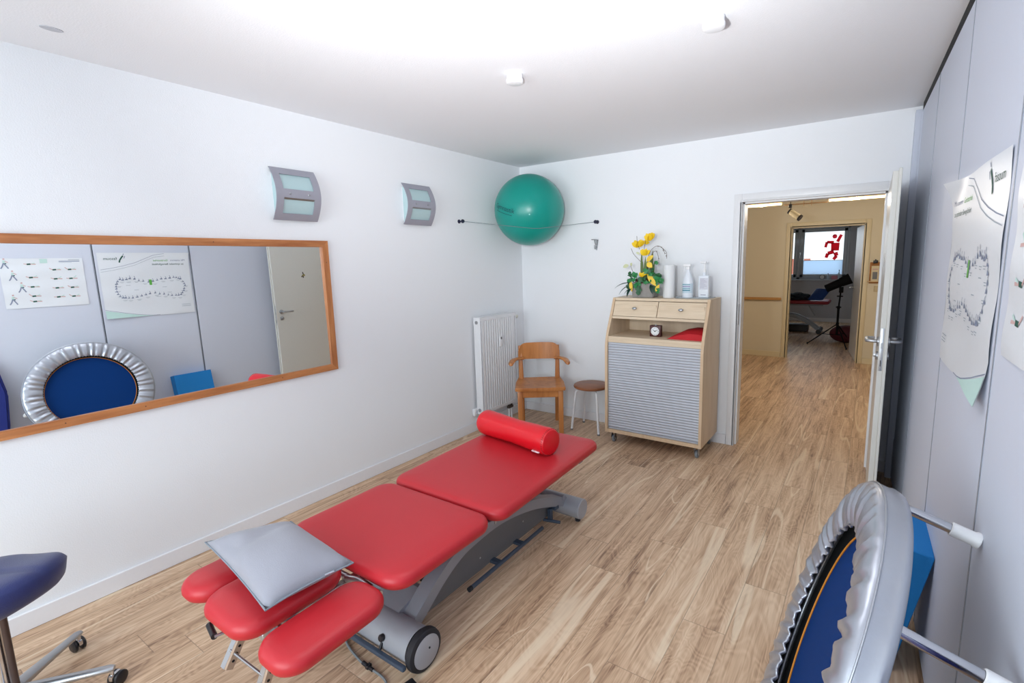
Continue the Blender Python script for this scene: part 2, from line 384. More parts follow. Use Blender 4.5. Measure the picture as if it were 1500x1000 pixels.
# door casings
def casing(name, x0, x1, z1, ya, yb, yface0, yface1, m, wdt=0.062):
    b = BM()
    t = 0.016
    for (fy, sgn) in ((ya, -1), (yb, 1)):
        y0, y1 = sorted((fy, fy + sgn * t))
        add_box(b, (x0 - wdt, y0, 0), (x0, y1, z1 + wdt), 0.004, 2); add_box(b, (x1, y0, 0), (x1 + wdt, y1, z1 + wdt), 0.004, 2)
        add_box(b, (x0 - 0.001, y0, z1), (x1 + 0.001, y1, z1 + wdt), 0.004, 2)
    add_box(b, (x0 - 0.015, ya - t, 0), (x0, yb + t, z1)); add_box(b, (x1, ya - t, 0), (x1 + 0.015, yb + t, z1)); add_box(b, (x0 - 0.015, ya - t, z1), (x1 + 0.015, yb + t, z1 + 0.015))
    # rebate strip
    add_box(b, (x0, ya + 0.03, 0), (x0 + 0.012, yb + t, z1)); add_box(b, (x1 - 0.012, ya + 0.03, 0), (x1, yb + t, z1)); add_box(b, (x0, ya + 0.03, z1 - 0.012), (x1, yb + t, z1))
    return struct(name, b, m)
casing('trim_1', DX0, DX1, DZ, 0, 0.12, 0, 0.12, 'white')
casing('trim_2', H0, H1, HZ, HY, HY + 0.12, 0, 0, 'cream_white', 0.07)
b = BM(); add_box(b, (DX0, -0.014, 1.02), (DX0 + 0.003, 0.022, 1.19), 0.002, 1); 
sp_ = thing('strike_plate', 'grey metal strike plate let into the left door jamb', 'lock plate', (DX0, 0, 1.02)); obj('plate', b, 'steel', sp_)

# door leaf, opened into the room, hinged on the right jamb
def door_leaf(name, hinge, ang, length, side, sticker=False):
    t = bpy.data.objects.new(name, None); C.objects.link(t); t['kind'] = 'structure'; t.location = (0, 0, 0)
    return t
d = bpy.data.objects.new('door_1', None); C.objects.link(d); d['kind'] = 'structure'; d.location = (3.09, -0.02, 0)
b = BM(); add_box(b, (3.070, -0.962, 0.008), (3.095, -0.018, 1.985), 0.001, 1); add_box(b, (3.095, -0.975, 0.008), (3.110, -0.018, 1.998), 0.002, 1)
obj('leaf', b, 'door', d)
b = BM(); add_box(b, (3.074, -0.9635, 0.93), (3.091, -0.9615, 1.165), 0.004, 2)
add_box(b, (3.078, -0.966, 1.055), (3.087, -0.9615, 1.085), 0.001, 1, 1); add_box(b, (3.0805, -0.9645, 0.955), (3.0845, -0.9615, 0.99), 0.001, 1, 2)
obj('lock_plate', b, ['alu', 'steel', 'black'], d)
def handle(side):
    x = 3.070 if side < 0 else 3.110
    b = BM(); s = side
    add_lathe(b, [(0, 0), (0.026, 0), (0.026, 0.008), (0.02, 0.011), (0, 0.011)], (x, -0.90, 1.085), (s, 0, 0), 24)
    pts = smooth_path([(x, -0.90, 1.085), (x + s * 0.03, -0.90, 1.085), (x + s * 0.052, -0.893, 1.085), (x + s * 0.058, -0.87, 1.085), (x + s * 0.058, -0.80, 1.085), (x + s * 0.052, -0.778, 1.085), (x + s * 0.02, -0.772, 1.085)], 5)
    add_tube(b, pts, 0.010, 12)
    obj('door_handle', b, 'steel', d)
    b = BM(); add_lathe(b, [(0, 0), (0.024, 0), (0.024, 0.008), (0.018, 0.010), (0, 0.010)], (x, -0.90, 1.005), (s, 0, 0), 24)
    if side < 0: add_box(b, (x - 0.022, -0.904, 0.996), (x - 0.008, -0.896, 1.016), 0.003, 2)
    obj('key_rose', b, 'steel', d)
handle(-1); handle(1)
for z in (0.25, 1.75):
    b = BM(); add_cyl(b, (3.113, -0.012, z), (3.113, -0.012, z + 0.09), 0.008); obj('hinge', b, 'steel', d)
b = BM()
for (cy, cz, rx, rz_, a, mi) in ((-0.565, 1.548, 0.007, 0.020, 0.25, 0), (-0.553, 1.526, 0.013, 0.016, 0.6, 1), (-0.573, 1.520, 0.010, 0.013, -0.4, 1), (-0.566, 1.503, 0.008, 0.014, 0.0, 0), (-0.584, 1.508, 0.007, 0.010, -0.9, 2)):
    pts = [(3.0692, cy + math.cos(k * PI / 8) * rx * math.cos(a) - math.sin(k * PI / 8) * rz_ * math.sin(a), cz + math.cos(k * PI / 8) * rx * math.sin(a) + math.sin(k * PI / 8) * rz_ * math.cos(a)) for k in range(16)]
    add_prism(b, pts, (0.0006, 0, 0), mi)
tag(obj('door_sticker', b, [mat('brown_sticker_ink', (62, 50, 34), 0.5), mat('olive_sticker_ink', (150, 142, 88), 0.5), mat('rust_sticker_ink', (92, 52, 44), 0.5)]), 'tiny brown and yellow insect sticker on the open door leaf', 'sticker')

# windows; the one behind the camera is unseen, added to let fill in
def window(name, x0, x1, z0, z1, y, posts, depth=0.07, fr=0.07, m='pvc'):
    wd = bpy.data.objects.new(name, None); C.objects.link(wd); wd['kind'] = 'structure'; wd.location = (x0, y, z0)
    b = BM(); add_box(b, (x0, y, z0), (x0 + 0.05, y + depth, z1), 0.004, 1); add_box(b, (x1 - 0.05, y, z0), (x1, y + depth, z1), 0.004, 1)
    add_box(b, (x0, y, z0), (x1, y + depth, z0 + 0.05), 0.004, 1); add_box(b, (x0, y, z1 - 0.05), (x1, y + depth, z1), 0.004, 1)
    for p in posts: add_box(b, (p - 0.035, y, z0), (p + 0.035, y + depth, z1), 0.004, 1)
    obj('window_frame', b, m, wd)
    xs = [x0 + 0.05] + [q for p in posts for q in (p - 0.035, p + 0.035)] + [x1 - 0.05]
    for i in range(0, len(xs), 2):
        a, c = xs[i], xs[i + 1]; s = fr
        b = BM(); yy0, yy1 = y - 0.015, y + depth - 0.02
        add_box(b, (a, yy0, z0 + 0.05), (a + s, yy1, z1 - 0.05), 0.006, 2); add_box(b, (c - s, yy0, z0 + 0.05), (c, yy1, z1 - 0.05), 0.006, 2)
        add_box(b, (a, yy0, z0 + 0.05), (c, yy1, z0 + 0.05 + s), 0.006, 2); add_box(b, (a, yy0, z1 - 0.05 - s), (c, yy1, z1 - 0.05), 0.006, 2)
        sash = obj('sash', b, m, wd)
        b = BM(); add_box(b, (a + s, y + 0.02, z0 + 0.05 + s), (c - s, y + 0.026, z1 - 0.05 - s)); obj('pane', b, 'glass', sash, smooth=False)
    return wd
window('added_rear_window', 0.40, 2.95, 0.45, 2.3, -5.97, [1.67])  # added opening out of view, sized and placed for the fill lamp
w2 = window('window_2', 0.2, 2.56, 1.0, 2.22, FY + 0.04, [1.535])
b = BM(); add_box(b, (0.15, FY - 0.05, 0.975), (2.62, FY + 0.04, 1.0), 0.004, 1); obj('window_sill', b, 'pvc', w2)
b = BM(); add_box(b, (1.55, FY - 0.012, 1.58), (1.575, FY + 0.03, 1.64), 0.003, 1); add_box(b, (1.553, FY - 0.03, 1.50), (1.57, FY - 0.012, 1.625), 0.003, 1); obj('window_handle', b, 'white', w2)
b = BM(); add_box(b, (1.635, FY + 0.056, 1.115), (2.445, FY + 0.059, 1.44)); obj('privacy_film', b, 'film', w2, smooth=False)
b = BM(); add_box(b, (1.635, FY + 0.052, 1.436), (2.445, FY + 0.062, 1.446)); obj('film_edge', b, 'grey_panel', w2, smooth=False)
# plain red climbing pictogram on the pane
b = BM(); yy = FY + 0.058
def limb(p, q, r0, r1):
    add_cyl(b, (p[0], yy, p[1]), (q[0], yy, q[1]), r0, r1, 12)
limb((2.27, 1.84), (2.27, 1.66), 0.085, 0.08); add_lathe(b, [(0, -0.05), (0.035, -0.038), (0.05, 0), (0.035, 0.038), (0, 0.05)], (2.25, yy, 1.985), (0, 0, 1), 14)
limb((2.31, 1.86), (2.38, 2.02), 0.034, 0.03); limb((2.24, 1.85), (2.10, 1.86), 0.034, 0.03); limb((2.10, 1.86), (2.075, 1.74), 0.03, 0.028)
limb((2.25, 1.64), (2.13, 1.60), 0.045, 0.04); limb((2.13, 1.60), (2.10, 1.50), 0.038, 0.032); limb((2.28, 1.62), (2.31, 1.54), 0.045, 0.04); limb((2.31, 1.54), (2.25, 1.46), 0.036, 0.032)
for v in b.verts: v.co.y = yy - 0.003 if v.co.y < yy else yy
tag(obj('window_sticker', b, 'redink'), 'red climbing figure sticker on the far room window pane', 'sticker')
# brick house outside the far window
b = BM(); add_box(b, (-4.0, 17.0, -3.0), (0.62, 22.0, 1.42)); 
tag(obj('neighbouring_house', b, 'house', smooth=False), 'red brick house seen low through the left far window pane', 'building')

# ------------------------------------------------------------------ wall mirror
MY0, MY1, MZ0, MZ1 = -4.05, -2.213, 0.868, 1.728
mr = thing('wall_mirror', 'long wall mirror in an orange pine frame on the left wall', 'mirror', (0, (MY0 + MY1) / 2, MZ0))
b = BM(); fw = 0.040
def mitre(bm, pts, x0, x1): add_prism(bm, [(x0, y, z) for y, z in pts], (x1 - x0, 0, 0))
mitre(b, [(MY0, MZ1), (MY1, MZ1), (MY1 - fw, MZ1 - fw), (MY0 + fw, MZ1 - fw)], 0.0, 0.022); obj('frame_rail', b, 'pine', mr, smooth=False)
b = BM(); mitre(b, [(MY0, MZ0), (MY1, MZ0), (MY1 - fw, MZ0 + fw), (MY0 + fw, MZ0 + fw)], 0.0, 0.022); obj('frame_rail', b, 'pine', mr, smooth=False)
M['pine_v'] = wood('orange_pine_stile', (150, 84, 44), (206, 140, 88), 2, 10, 0.45)
b = BM(); mitre(b, [(MY1, MZ0), (MY1, MZ1), (MY1 - fw, MZ1 - fw), (MY1 - fw, MZ0 + fw)], 0.0, 0.022); obj('frame_stile', b, 'pine_v', mr, smooth=False)
b = BM(); mitre(b, [(MY0, MZ0), (MY0, MZ1), (MY0 + fw, MZ1 - fw), (MY0 + fw, MZ0 + fw)], 0.0, 0.022); obj('frame_stile', b, 'pine_v', mr, smooth=False)
b = BM(); 
gl = [b.verts.new((0.007 - 0.0112 * (z - 1.3), y, z)) for y, z in ((MY0 + 0.03, MZ0 + 0.03), (MY1 - 0.03, MZ0 + 0.03), (MY1 - 0.03, MZ1 - 0.03), (MY0 + 0.03, MZ1 - 0.03))]
f = b.faces.new(gl); solid(b, [f], 0.0015); obj('mirror_glass', b, 'mirror', mr, smooth=False)
for y, z in ((-2.9, MZ1 - 0.02), (-3.6, MZ0 + 0.02), (-2.6, MZ0 + 0.02), (-3.3, MZ0 + 0.02), (-2.235, MZ1 - 0.14)):
    b = BM(); add_cyl(b, (0.0222, y, z), (0.0235, y, z), 0.0028, seg=8); obj('screw_cap', b, 'twig', mr)

# ------------------------------------------------------------------ wall lamps
def make_wall_lamp(label):
    cy, z0, z1, hw = -2.42, 1.845, 2.152, 0.142
    t = thing('wall_lamp', label, 'lamp', (0, cy, 1.845), 0, 'wall lamps above the mirror')
    def X_(z): s = (z - z0) / (z1 - z0); return 0.030 + 0.062 * math.sin(PI * min(max(s, 0), 1)) ** 0.9
    b = BM(); n = 24; th = 0.004
    # columns of cells; leave two windows open
    ys = [cy - hw, cy - hw + 0.045, cy + hw - 0.045, cy + hw]; zs = [z0 + (z1 - z0) * i / n for i in range(n + 1)]
    def hole(j, i): return j == 1 and (3 <= i < 10 or 14 <= i < 21)
    G = {}
    def vert(j, i):
        if (j, i) not in G: G[(j, i)] = b.verts.new((X_(zs[i]), ys[j], zs[i]))
        return G[(j, i)]
    for i in range(n):
        for j in range(3):
            if not hole(j, i): b.faces.new((vert(j, i), vert(j + 1, i), vert(j + 1, i + 1), vert(j, i + 1)))
    solid(b, list(b.faces), th)
    obj('shade', b, 'lampgrey', t)
    b = BM(); add_box(b, (0.0, cy - 0.115, z0 + 0.03), (0.012, cy + 0.115, z1 - 0.03), 0.002, 1); add_box(b, (0.012, cy - 0.02, z0 + 0.13), (0.085, cy + 0.02, z0 + 0.17)); obj('wall_plate', b, 'white', t)
    b = BM()
    pts = [(0.012, z0 + 0.025)] + [(X_(z0 + 0.025 + (z1 - z0 - 0.05) * k / 14) - 0.010, z0 + 0.025 + (z1 - z0 - 0.05) * k / 14) for k in range(15)] + [(0.012, z1 - 0.025)]
    add_prism(b, [(x, cy - 0.12, z) for x, z in pts], (0, 0.24, 0)); obj('glass_diffuser', b, 'lampglass', t, angle=25)
    b = BM(); add_prism(b, [(X_(z0 + 0.128) - 0.012, cy - hw + 0.045, z0 + 0.128), (X_(z0 + 0.128) + 0.002, cy - hw + 0.045, z0 + 0.128), (X_(z0 + 0.118) - 0.004, cy - hw + 0.045, z0 + 0.118)], (0, 2 * hw - 0.09, 0)); obj('lip', b, 'steel', t)
    for y in (cy - 0.06, cy + 0.06):
        b = BM(); z = z0 + 0.153; add_lathe(b, [(0.006, 0), (0.006, 0.003), (0.003, 0.005), (0, 0.005)], (X_(z), y, z), (1, 0, 0), 12); obj('bolt', b, 'steel', t)
    return t
lamp = make_wall_lamp('silver wall lamp with two glass windows, above the right end of the mirror')
dup(lamp, (0, -1.425, 1.865), 'silver wall lamp with two glass windows, beside the teal ball')

# ------------------------------------------------------------------ ceiling fittings
def make_disc(label, x, y):
    t = thing('ceiling_light', label, 'ceiling fitting', (x, y, WZ), 0, 'round ceiling fittings')
    b = BM(); add_lathe(b, [(0, 0), (0.040, 0), (0.040, -0.012), (0, -0.012)], (x, y, WZ)); obj('base', b, 'plastic', t)
    b = BM(); add_lathe(b, [(0.040, -0.012), (0.040, -0.022), (0.043, -0.025), (0.043, -0.038), (0.040, -0.043), (0.034, -0.045), (0, -0.045)], (x, y, WZ)); obj('cover', b, 'opal', t)
    return t
disc = make_disc('small round white ceiling fitting near the middle of the room, farther one', 1.445, -2.03)
dup(disc, (2.43, -2.04, WZ), 'small round white ceiling fitting nearer the wardrobe, closer one')

# ------------------------------------------------------------------ gym ball in the corner
BR = 0.322; BC = V((0.335, -0.327, 2.035))
b = BM(); bmesh.ops.create_uvsphere(b, u_segments=64, v_segments=40, radius=BR, matrix=Matrix.Translation(BC))
ball = thing('gym_ball', 'large teal gym ball held in the corner under the ceiling', 'ball', BC); obj('ball_skin', b, 'teal', ball)
vd = (V((3.01, -4.19, 1.56)) - BC).normalized()
b = BM(); rt = V((0, 0, 1)).cross(vd).normalized(); up = vd.cross(rt)
n0 = (vd - rt * 1.03 + up * 0.02).normalized(); r0 = (V((0, 0, 1)).cross(n0)).normalized(); u0 = n0.cross(r0)
ca, sa = math.cos(-0.33), math.sin(-0.33); rr_ = r0 * ca + u0 * sa; uu_ = u0 * ca - r0 * sa
def wrap(x, y): return BC + (n0 * BR + rr_ * x + uu_ * y).normalized() * (BR + 0.0012)
add_text(b, 'Gymnastik', (0, 0, 0), (1, 0, 0), (0, 1, 0), 0.060, align='CENTER', wrap=wrap)
A = [wrap(-0.10 + 0.21 * k / 12, -0.022) for k in range(13)]; B_ = [wrap(-0.10 + 0.21 * k / 12, -0.026) for k in range(13)]
for k in range(12):
    b.faces.new([b.verts.new(p) for p in (A[k], A[k + 1], B_[k + 1], B_[k])])
obj('ball_lettering', b, 'print', ball)
b = BM(); pd = (vd + up * 0.12).normalized(); add_lathe(b, [(0.0, 0.0015), (0.006, 0.0015), (0.006, -0.004), (0, -0.004)], BC + vd * BR - up * 0.035, vd, 12); obj('valve_plug', b, mat('pale_teal_plug', (120, 210, 200), 0.4), ball)
# cord with two wall knobs
K1, K2 = V((0.035, -0.922, 1.922)), V((0.872, -0.035, 1.912))
zc = 1.852; rc = math.sqrt(BR ** 2 - (zc - BC.z) ** 2) + 0.003
def tangent(k, sgn):
    d = V((BC.x - k.x, BC.y - k.y)); L_ = d.length; a = math.acos(rc / L_); base = math.atan2(-d.y, -d.x); return base + sgn * a
a1 = tangent(K1, 1); a2 = tangent(K2, -1)
if a1 > 0: a1 -= 2 * PI
if a2 > 0: a2 -= 2 * PI
pts = [K1] + [V((BC.x + rc * math.cos(a1 + (a2 - a1) * k / 20), BC.y + rc * math.sin(a1 + (a2 - a1) * k / 20), zc)) for k in range(21)] + [K2]
b = BM(); add_tube(b, pts, 0.0022, 8); tag(obj('cord', b, mat('grey_cord', (120, 132, 136), 0.7)), 'thin grey cord stretched around the teal ball between two wall knobs', 'cord')
def knob(p, dr, label):
    t = thing('cord_anchor', label, 'knob', p - dr * 0.035, 0, 'knobs holding the ball cord')
    o = p - dr * 0.035
    b = BM(); add_lathe(b, [(0, 0), (0.017, 0), (0.017, 0.004), (0.007, 0.010), (0.006, 0.030), (0.013, 0.034), (0.017, 0.044), (0.013, 0.054), (0, 0.057)], o, dr, 20); obj('knob_body', b, mat('navy_knob', (22, 28, 58), 0.35), t)
knob(V((0.035, -0.922, 1.922)), V((1, 0, 0)), 'dark blue wall anchor knob at the left end of the ball cord')
knob(V((0.872, -0.035, 1.912)), V((0, -1, 0)), 'dark blue wall knob at the right end of the ball cord')
# coat hook
t = thing('coat_hook', 'small metal coat hook on the back wall below the right knob', 'hook', (0.862, 0, 1.73))
b = BM(); add_prism(b, [(0.842, -0.001, 1.752), (0.882, -0.001, 1.752), (0.868, -0.001, 1.655), (0.856, -0.001, 1.655)], (0, -0.004, 0)); obj('hook_plate', b, 'steel', t)
b = BM(); add_lathe(b, [(0, 0.003), (0.040, 0.003), (0.044, 0.0), (0.040, -0.004), (0, -0.004)], (0.862, -0.050, 1.752), seg=24, sx=0.55); obj('hat_plate', b, 'steel', t)
b = BM(); add_tube(b, smooth_path([(0.862, -0.004, 1.70), (0.862, -0.022, 1.668), (0.862, -0.040, 1.672), (0.862, -0.046, 1.70)], 5), 0.0045, 10); add_tube(b, smooth_path([(0.862, -0.004, 1.69), (0.862, -0.03, 1.72), (0.862, -0.045, 1.748)], 5), 0.0045, 10); obj('hook_arm', b, 'steel', t)

# ------------------------------------------------------------------ radiator
t = thing('radiator', 'white ribbed panel radiator on the left wall in the corner', 'radiator', (0, -0.57, 0.15))
y0, y1, z0, z1 = -0.812, -0.275, 0.165, 1.072
b = BM(); add_box(b, (0.028, y0 + 0.004, z0 + 0.02), (0.086, y1 - 0.004, z1 - 0.02)); 
pf = []; n = 13; pitch = (y1 - y0 - 0.10) / n
prof = [(y0 + 0.02, 0.100)]
for k in range(n):
    a = y0 + 0.05 + k * pitch; prof += [(a, 0.100), (a + pitch * 0.2, 0.084), (a + pitch * 0.42, 0.084), (a + pitch * 0.62, 0.100)]
prof += [(y1 - 0.02, 0.100)]
poly = [(x, y, z0 + 0.03) for y, x in prof] + [(0.086, y1 - 0.02, z0 + 0.03), (0.086, y0 + 0.02, z0 + 0.03)]
add_prism(b, poly, (0, 0, z1 - z0 - 0.06))
add_box(b, (0.086, y0, z0), (0.101, y1, z0 + 0.034), 0.004, 2); add_box(b, (0.086, y0, z1 - 0.034), (0.101, y1, z1), 0.004, 2)
obj('panel', b, 'white', t, smooth=False)
for ya_ in (y0 - 0.004, y1):
    b = BM(); add_box(b, (0.022, ya_, z0), (0.101, ya_ + 0.004, z1), 0.002, 1); obj('side_cover', b, 'white', t)
b = BM()
for k in range(36):
    a = y0 + 0.03 + k * 0.0135; add_box(b, (0.03, a, z1 - 0.003), (0.082, a + 0.006, z1))
add_box(b, (0.022, y0, z1 - 0.003), (0.03, y1, z1)); add_box(b, (0.082, y0, z1 - 0.003), (0.10, y1, z1)); obj('top_grille', b, 'white', t, smooth=False)
for z in (z0 + 0.04, z1 - 0.045):
    b = BM(); add_lathe(b, [(0, 0), (0.016, 0), (0.016, 0.006), (0.010, 0.008), (0.006, 0.003), (0, 0.003)], (0.060, y0 - 0.004, z), (0, -1, 0), 16); obj('blind_plug', b, 'steel', t)
b = BM(); add_box(b, (0.101, -0.555, 0.77), (0.118, -0.515, 0.875), 0.004, 2); add_box(b, (0.118, -0.545, 0.84), (0.119, -0.525, 0.862), 0, 0, 1); obj('heat_meter', b, ['plastic', 'grey_panel'], t)
b = BM(); add_cyl(b, (0.06, y1 + 0.004, z1 - 0.05), (0.06, y1 + 0.03, z1 - 0.05), 0.012); add_cyl(b, (0.06, y1 + 0.02, z1 - 0.05), (0.06, y1 + 0.075, z1 - 0.05), 0.020, 0.017); obj('thermostat_knob', b, mat('cream_plastic', (222, 220, 208), 0.5), t)
for y in (-0.375, -0.335):
    b = BM(); add_cyl(b, (0.06, y, 0.0), (0.06, y, 0.11), 0.0085); obj('pipe', b, 'white', t)
b = BM(); add_box(b, (0.045, -0.392, 0.11), (0.075, -0.318, 0.135), 0.003, 1)
for y in (-0.375, -0.335): add_cyl(b, (0.06, y, 0.13), (0.06, y, 0.17), 0.011)
obj('valve_block', b, mat('brown_metal', (92, 80, 76), 0.4, metal=0.5), t)
# wall socket
t = thing('wall_socket', 'white socket low on the left wall beside the radiator', 'socket', (0, -0.80, 0.13))
b = BM(); add_box(b, (0, -0.855, 0.150), (0.030, -0.785, 0.220), 0.006, 2); obj('housing', b, 'plastic', t)
b = BM(); add_lathe(b, [(0, 0), (0.018, 0), (0.018, 0.001), (0, 0.001)], (0.030, -0.82, 0.185), (1, 0, 0), 20); obj('socket_well', b, 'grey_ink', t)

# ------------------------------------------------------------------ armchair (built facing -y, then turned)
CHR = math.radians(35)
t = thing('armchair', 'honey coloured pine armchair beside the radiator', 'chair', (0.488, -0.445, 0), CHR)
W4 = Matrix.Translation((0.488, -0.445, 0)) @ Matrix.Rotation(CHR, 4, 'Z')
def cobj(name, bm, m, **k):
    bmesh.ops.transform(bm, matrix=W4, verts=bm.verts); return obj(name, bm, m, t, **k)
sx_, sd = 0.225, 0.205
# seat with dished top
b = BM(); nx, ny = 14, 12; zt = 0.445; G = []
for j in range(ny + 1):
    row = []
    for i in range(nx + 1):
        u = -1 + 2 * i / nx; v = -1 + 2 * j / ny
        wx = sx_ * (1.0 if v < 0 else 1.0 - 0.10 * v); x = u * wx; y = v * sd + (0.012 * (1 - u * u) * -1 if j == 0 else 0)
        dish = 0.014 * (1 - abs(u) ** 2.5) * (1 - abs(v) ** 3)
        row.append(b.verts.new((x, y, zt - dish)))
    G.append(row)
for j in range(ny):
    for i in range(nx): b.faces.new((G[j][i], G[j][i + 1], G[j + 1][i + 1], G[j + 1][i]))
bmesh.ops.recalc_face_normals(b, faces=b.faces)
if sum(f.normal.z for f in b.faces) > 0: pass
rim = [e for e in b.edges if e.is_boundary]
ex = bmesh.ops.extrude_edge_only(b, edges=rim); vv = [g for g in ex['geom'] if isinstance(g, bmesh.types.BMVert)]
for v in vv: v.co.z = zt - 0.018; v.co.x *= 1.012; v.co.y *= 1.012
rim = [e for e in b.edges if e.is_boundary]; ex = bmesh.ops.extrude_edge_only(b, edges=rim); vv = [g for g in ex['geom'] if isinstance(g, bmesh.types.BMVert)]
for v in vv: v.co.z = zt - 0.034; v.co.x *= 0.975; v.co.y *= 0.975
bmesh.ops.contextual_create(b, geom=[e for e in b.edges if e.is_boundary])
cobj('seat', b, 'chairwood', angle=50)
for s in (-1, 1):
    b = BM(); add_box(b, (s * 0.185 - 0.022, -0.185, 0), (s * 0.185 + 0.022, -0.141, 0.415), 0.006, 2); cobj('leg', b, 'chairwood')
    # rear leg runs up as back post
    b = BM(); P_ = [(s * 0.170, 0.215, 0.0), (s * 0.172, 0.19, 0.22), (s * 0.175, 0.180, 0.42), (s * 0.178, 0.19, 0.60), (s * 0.180, 0.215, 0.76)]
    hw2 = [0.020, 0.021, 0.023, 0.020, 0.018]; prev = None
    sp2 = smooth_path(P_, 4); 
    for k, p in enumerate(sp2):
        q = k / (len(sp2) - 1) * 4; i_ = min(int(q), 3); h = hw2[i_] + (hw2[i_ + 1] - hw2[i_]) * (q - i_)
        ring = [b.verts.new((p.x + dx * h, p.y + dy * h * 0.9, p.z)) for dx, dy in ((-1, -.6), (-.6, -1), (.6, -1), (1, -.6), (1, .6), (.6, 1), (-.6, 1), (-1, .6))]
        if prev: 
            for a_ in range(8): b.faces.new((prev[a_], prev[(a_ + 1) % 8], ring[(a_ + 1) % 8], ring[a_]))
        else: b.faces.new(list(reversed(ring)))
        prev = ring
    b.faces.new(prev); cobj('back_post', b, 'chairwood')
b = BM(); add_box(b, (-0.165, -0.178, 0.345), (0.165, -0.158, 0.412), 0.003, 1); cobj('apron', b, 'chairwood')
b = BM(); add_box(b, (-0.155, 0.17, 0.345), (0.155, 0.188, 0.412), 0.003, 1); cobj('apron', b, 'chairwood')
for s in (-1, 1):
    b = BM(); add_box(b, (s * 0.185 - 0.010, -0.145, 0.345), (s * 0.185 + 0.010, 0.18, 0.412), 0.003, 1); cobj('apron', b, 'chairwood')
# curved back board
b = BM(); n = 20; F = []
for i in range(n + 1):
    u = -1 + 2 * i / n; x = u * 0.20; y = 0.235 - 0.055 * u * u
    au = max(0, (abs(u) - 0.62) / 0.38); ztop = 0.785 - 0.075 * (1 - math.sqrt(max(0, 1 - au * au)))
    zb = 0.625 + 0.008 * u * u
    F.append([b.verts.new((x, y - 0.012, zb)), b.verts.new((x, y + 0.010, zb)), b.verts.new((x, y + 0.016, ztop)), b.verts.new((x, y - 0.006, ztop))])
for i in range(n):
    for k in range(4): b.faces.new((F[i][k], F[i][(k + 1) % 4], F[i + 1][(k + 1) % 4], F[i + 1][k]))
b.faces.new(F[0]); b.faces.new(list(reversed(F[-1]))); cobj('backrest', b, 'chairwood', angle=35)
for s in (-1, 1):
    b = BM(); pth = smooth_path([(s * 0.150, 0.178, 0.640), (s * 0.205, 0.155, 0.642), (s * 0.245, 0.09, 0.640), (s * 0.262, 0.02, 0.628), (s * 0.265, -0.02, 0.620)], 5)
    prev = None
    for k, p in enumerate(pth):
        d = (pth[min(k + 1, len(pth) - 1)] - pth[max(k - 1, 0)]).normalized(); sd2 = d.cross(V((0, 0, 1))).normalized()
        wd2 = 0.020 + 0.010 * math.sin(PI * min(1, k / (len(pth) - 1) * 1.0)) if k < len(pth) - 1 else 0.014
        ring = [b.verts.new(p + sd2 * (math.cos(a_) * wd2) + V((0, 0, math.sin(a_) * 0.014))) for a_ in [2 * PI * q / 10 for q in range(10)]]
        if prev:
            for a_ in range(10): b.faces.new((prev[a_], prev[(a_ + 1) % 10], ring[(a_ + 1) % 10], ring[a_]))
        else: b.faces.new(list(reversed(ring)))
        prev = ring
    b.faces.new(prev); cobj('armrest', b, 'chairwood', angle=60)

# ------------------------------------------------------------------ round stool
sc0 = V((0.915, -0.225, 0))
t = thing('round_stool', 'low round stool with brown wooden seat and white tube legs', 'stool', sc0)
b = BM(); add_lathe(b, [(0, 0.398), (0.150, 0.398), (0.160, 0.404), (0.164, 0.414), (0.162, 0.424), (0.154, 0.430), (0, 0.430)], sc0, seg=48); obj('seat', b, 'stoolwood', t)
b = BM(); add_lathe(b, [(0.0, 0.394), (0.125, 0.394), (0.125, 0.398), (0, 0.398)], sc0, seg=32); obj('seat_ring', b, 'white', t)
for fx, fy in ((0.767, -0.347), (0.762, -0.099), (1.062, -0.366), (1.062, -0.095)):
    q = V((fx, fy, 0)); di = (q - sc0); dn = di.normalized()
    b = BM(); add_tube(b, smooth_path([sc0 + dn * 0.03 + V((0, 0, 0.385)), sc0 + dn * 0.09 + V((0, 0, 0.385)), sc0 + dn * 0.135 + V((0, 0, 0.370)), sc0 + dn * 0.152 + V((0, 0, 0.32)), q + V((0, 0, 0.012)) - dn * 0.004], 6), 0.011, 12)
    lg = obj('leg', b, 'white', t)
    b = BM(); add_cyl(b, q - dn * 0.004, q + V((0, 0, 0.014)) - dn * 0.004, 0.0125, seg=14); obj('foot_cap', b, 'grey_panel', lg)

# ------------------------------------------------------------------ rolling cabinet
cx0, cx1, cyb, cz0, cz1 = 1.19, 2.005, -0.03, 0.105, 1.245
t = thing('rolling_cabinet', 'pale maple rolling cabinet with silver tambour shutter against the back wall', 'cabinet', ((cx0 + cx1) / 2, -0.26, 0))
def yf(z):    # front profile of the side panels
    pts = [(0.10, -0.497), (0.85, -0.497), (0.93, -0.482), (1.0, -0.452), (1.12, -0.392), (1.245, -0.335)]
    for (a, ya), (c, yc) in zip(pts[:-1], pts[1:]):
        if z <= c: s = (z - a) / (c - a); return ya + (yc - ya) * s
    return pts[-1][1]
zsn = [cz0, 0.5, 0.80, 0.85, 0.90, 0.95, 1.0, 1.06, 1.12, 1.18, cz1]
for xa, xb in ((cx0, cx0 + 0.022), (cx1 - 0.022, cx1)):
    b = BM(); add_prism(b, [(xa, cyb, cz0)] + [(xa, yf(z), z) for z in zsn] + [(xa, cyb, cz1)], (xb - xa, 0, 0)); obj('side_panel', b, 'maple', t, angle=20)
    b = BM()
    for a, c in zip(zsn[:-1], zsn[1:]):
        add_prism(b, [(xa, yf(a), a), (xa, yf(c), c), (xa, yf(c) - 0.0015, c), (xa, yf(a) - 0.0015, a)], (xb - xa, 0, 0))
    obj('edge_band', b, 'maple_edge', t, smooth=False)
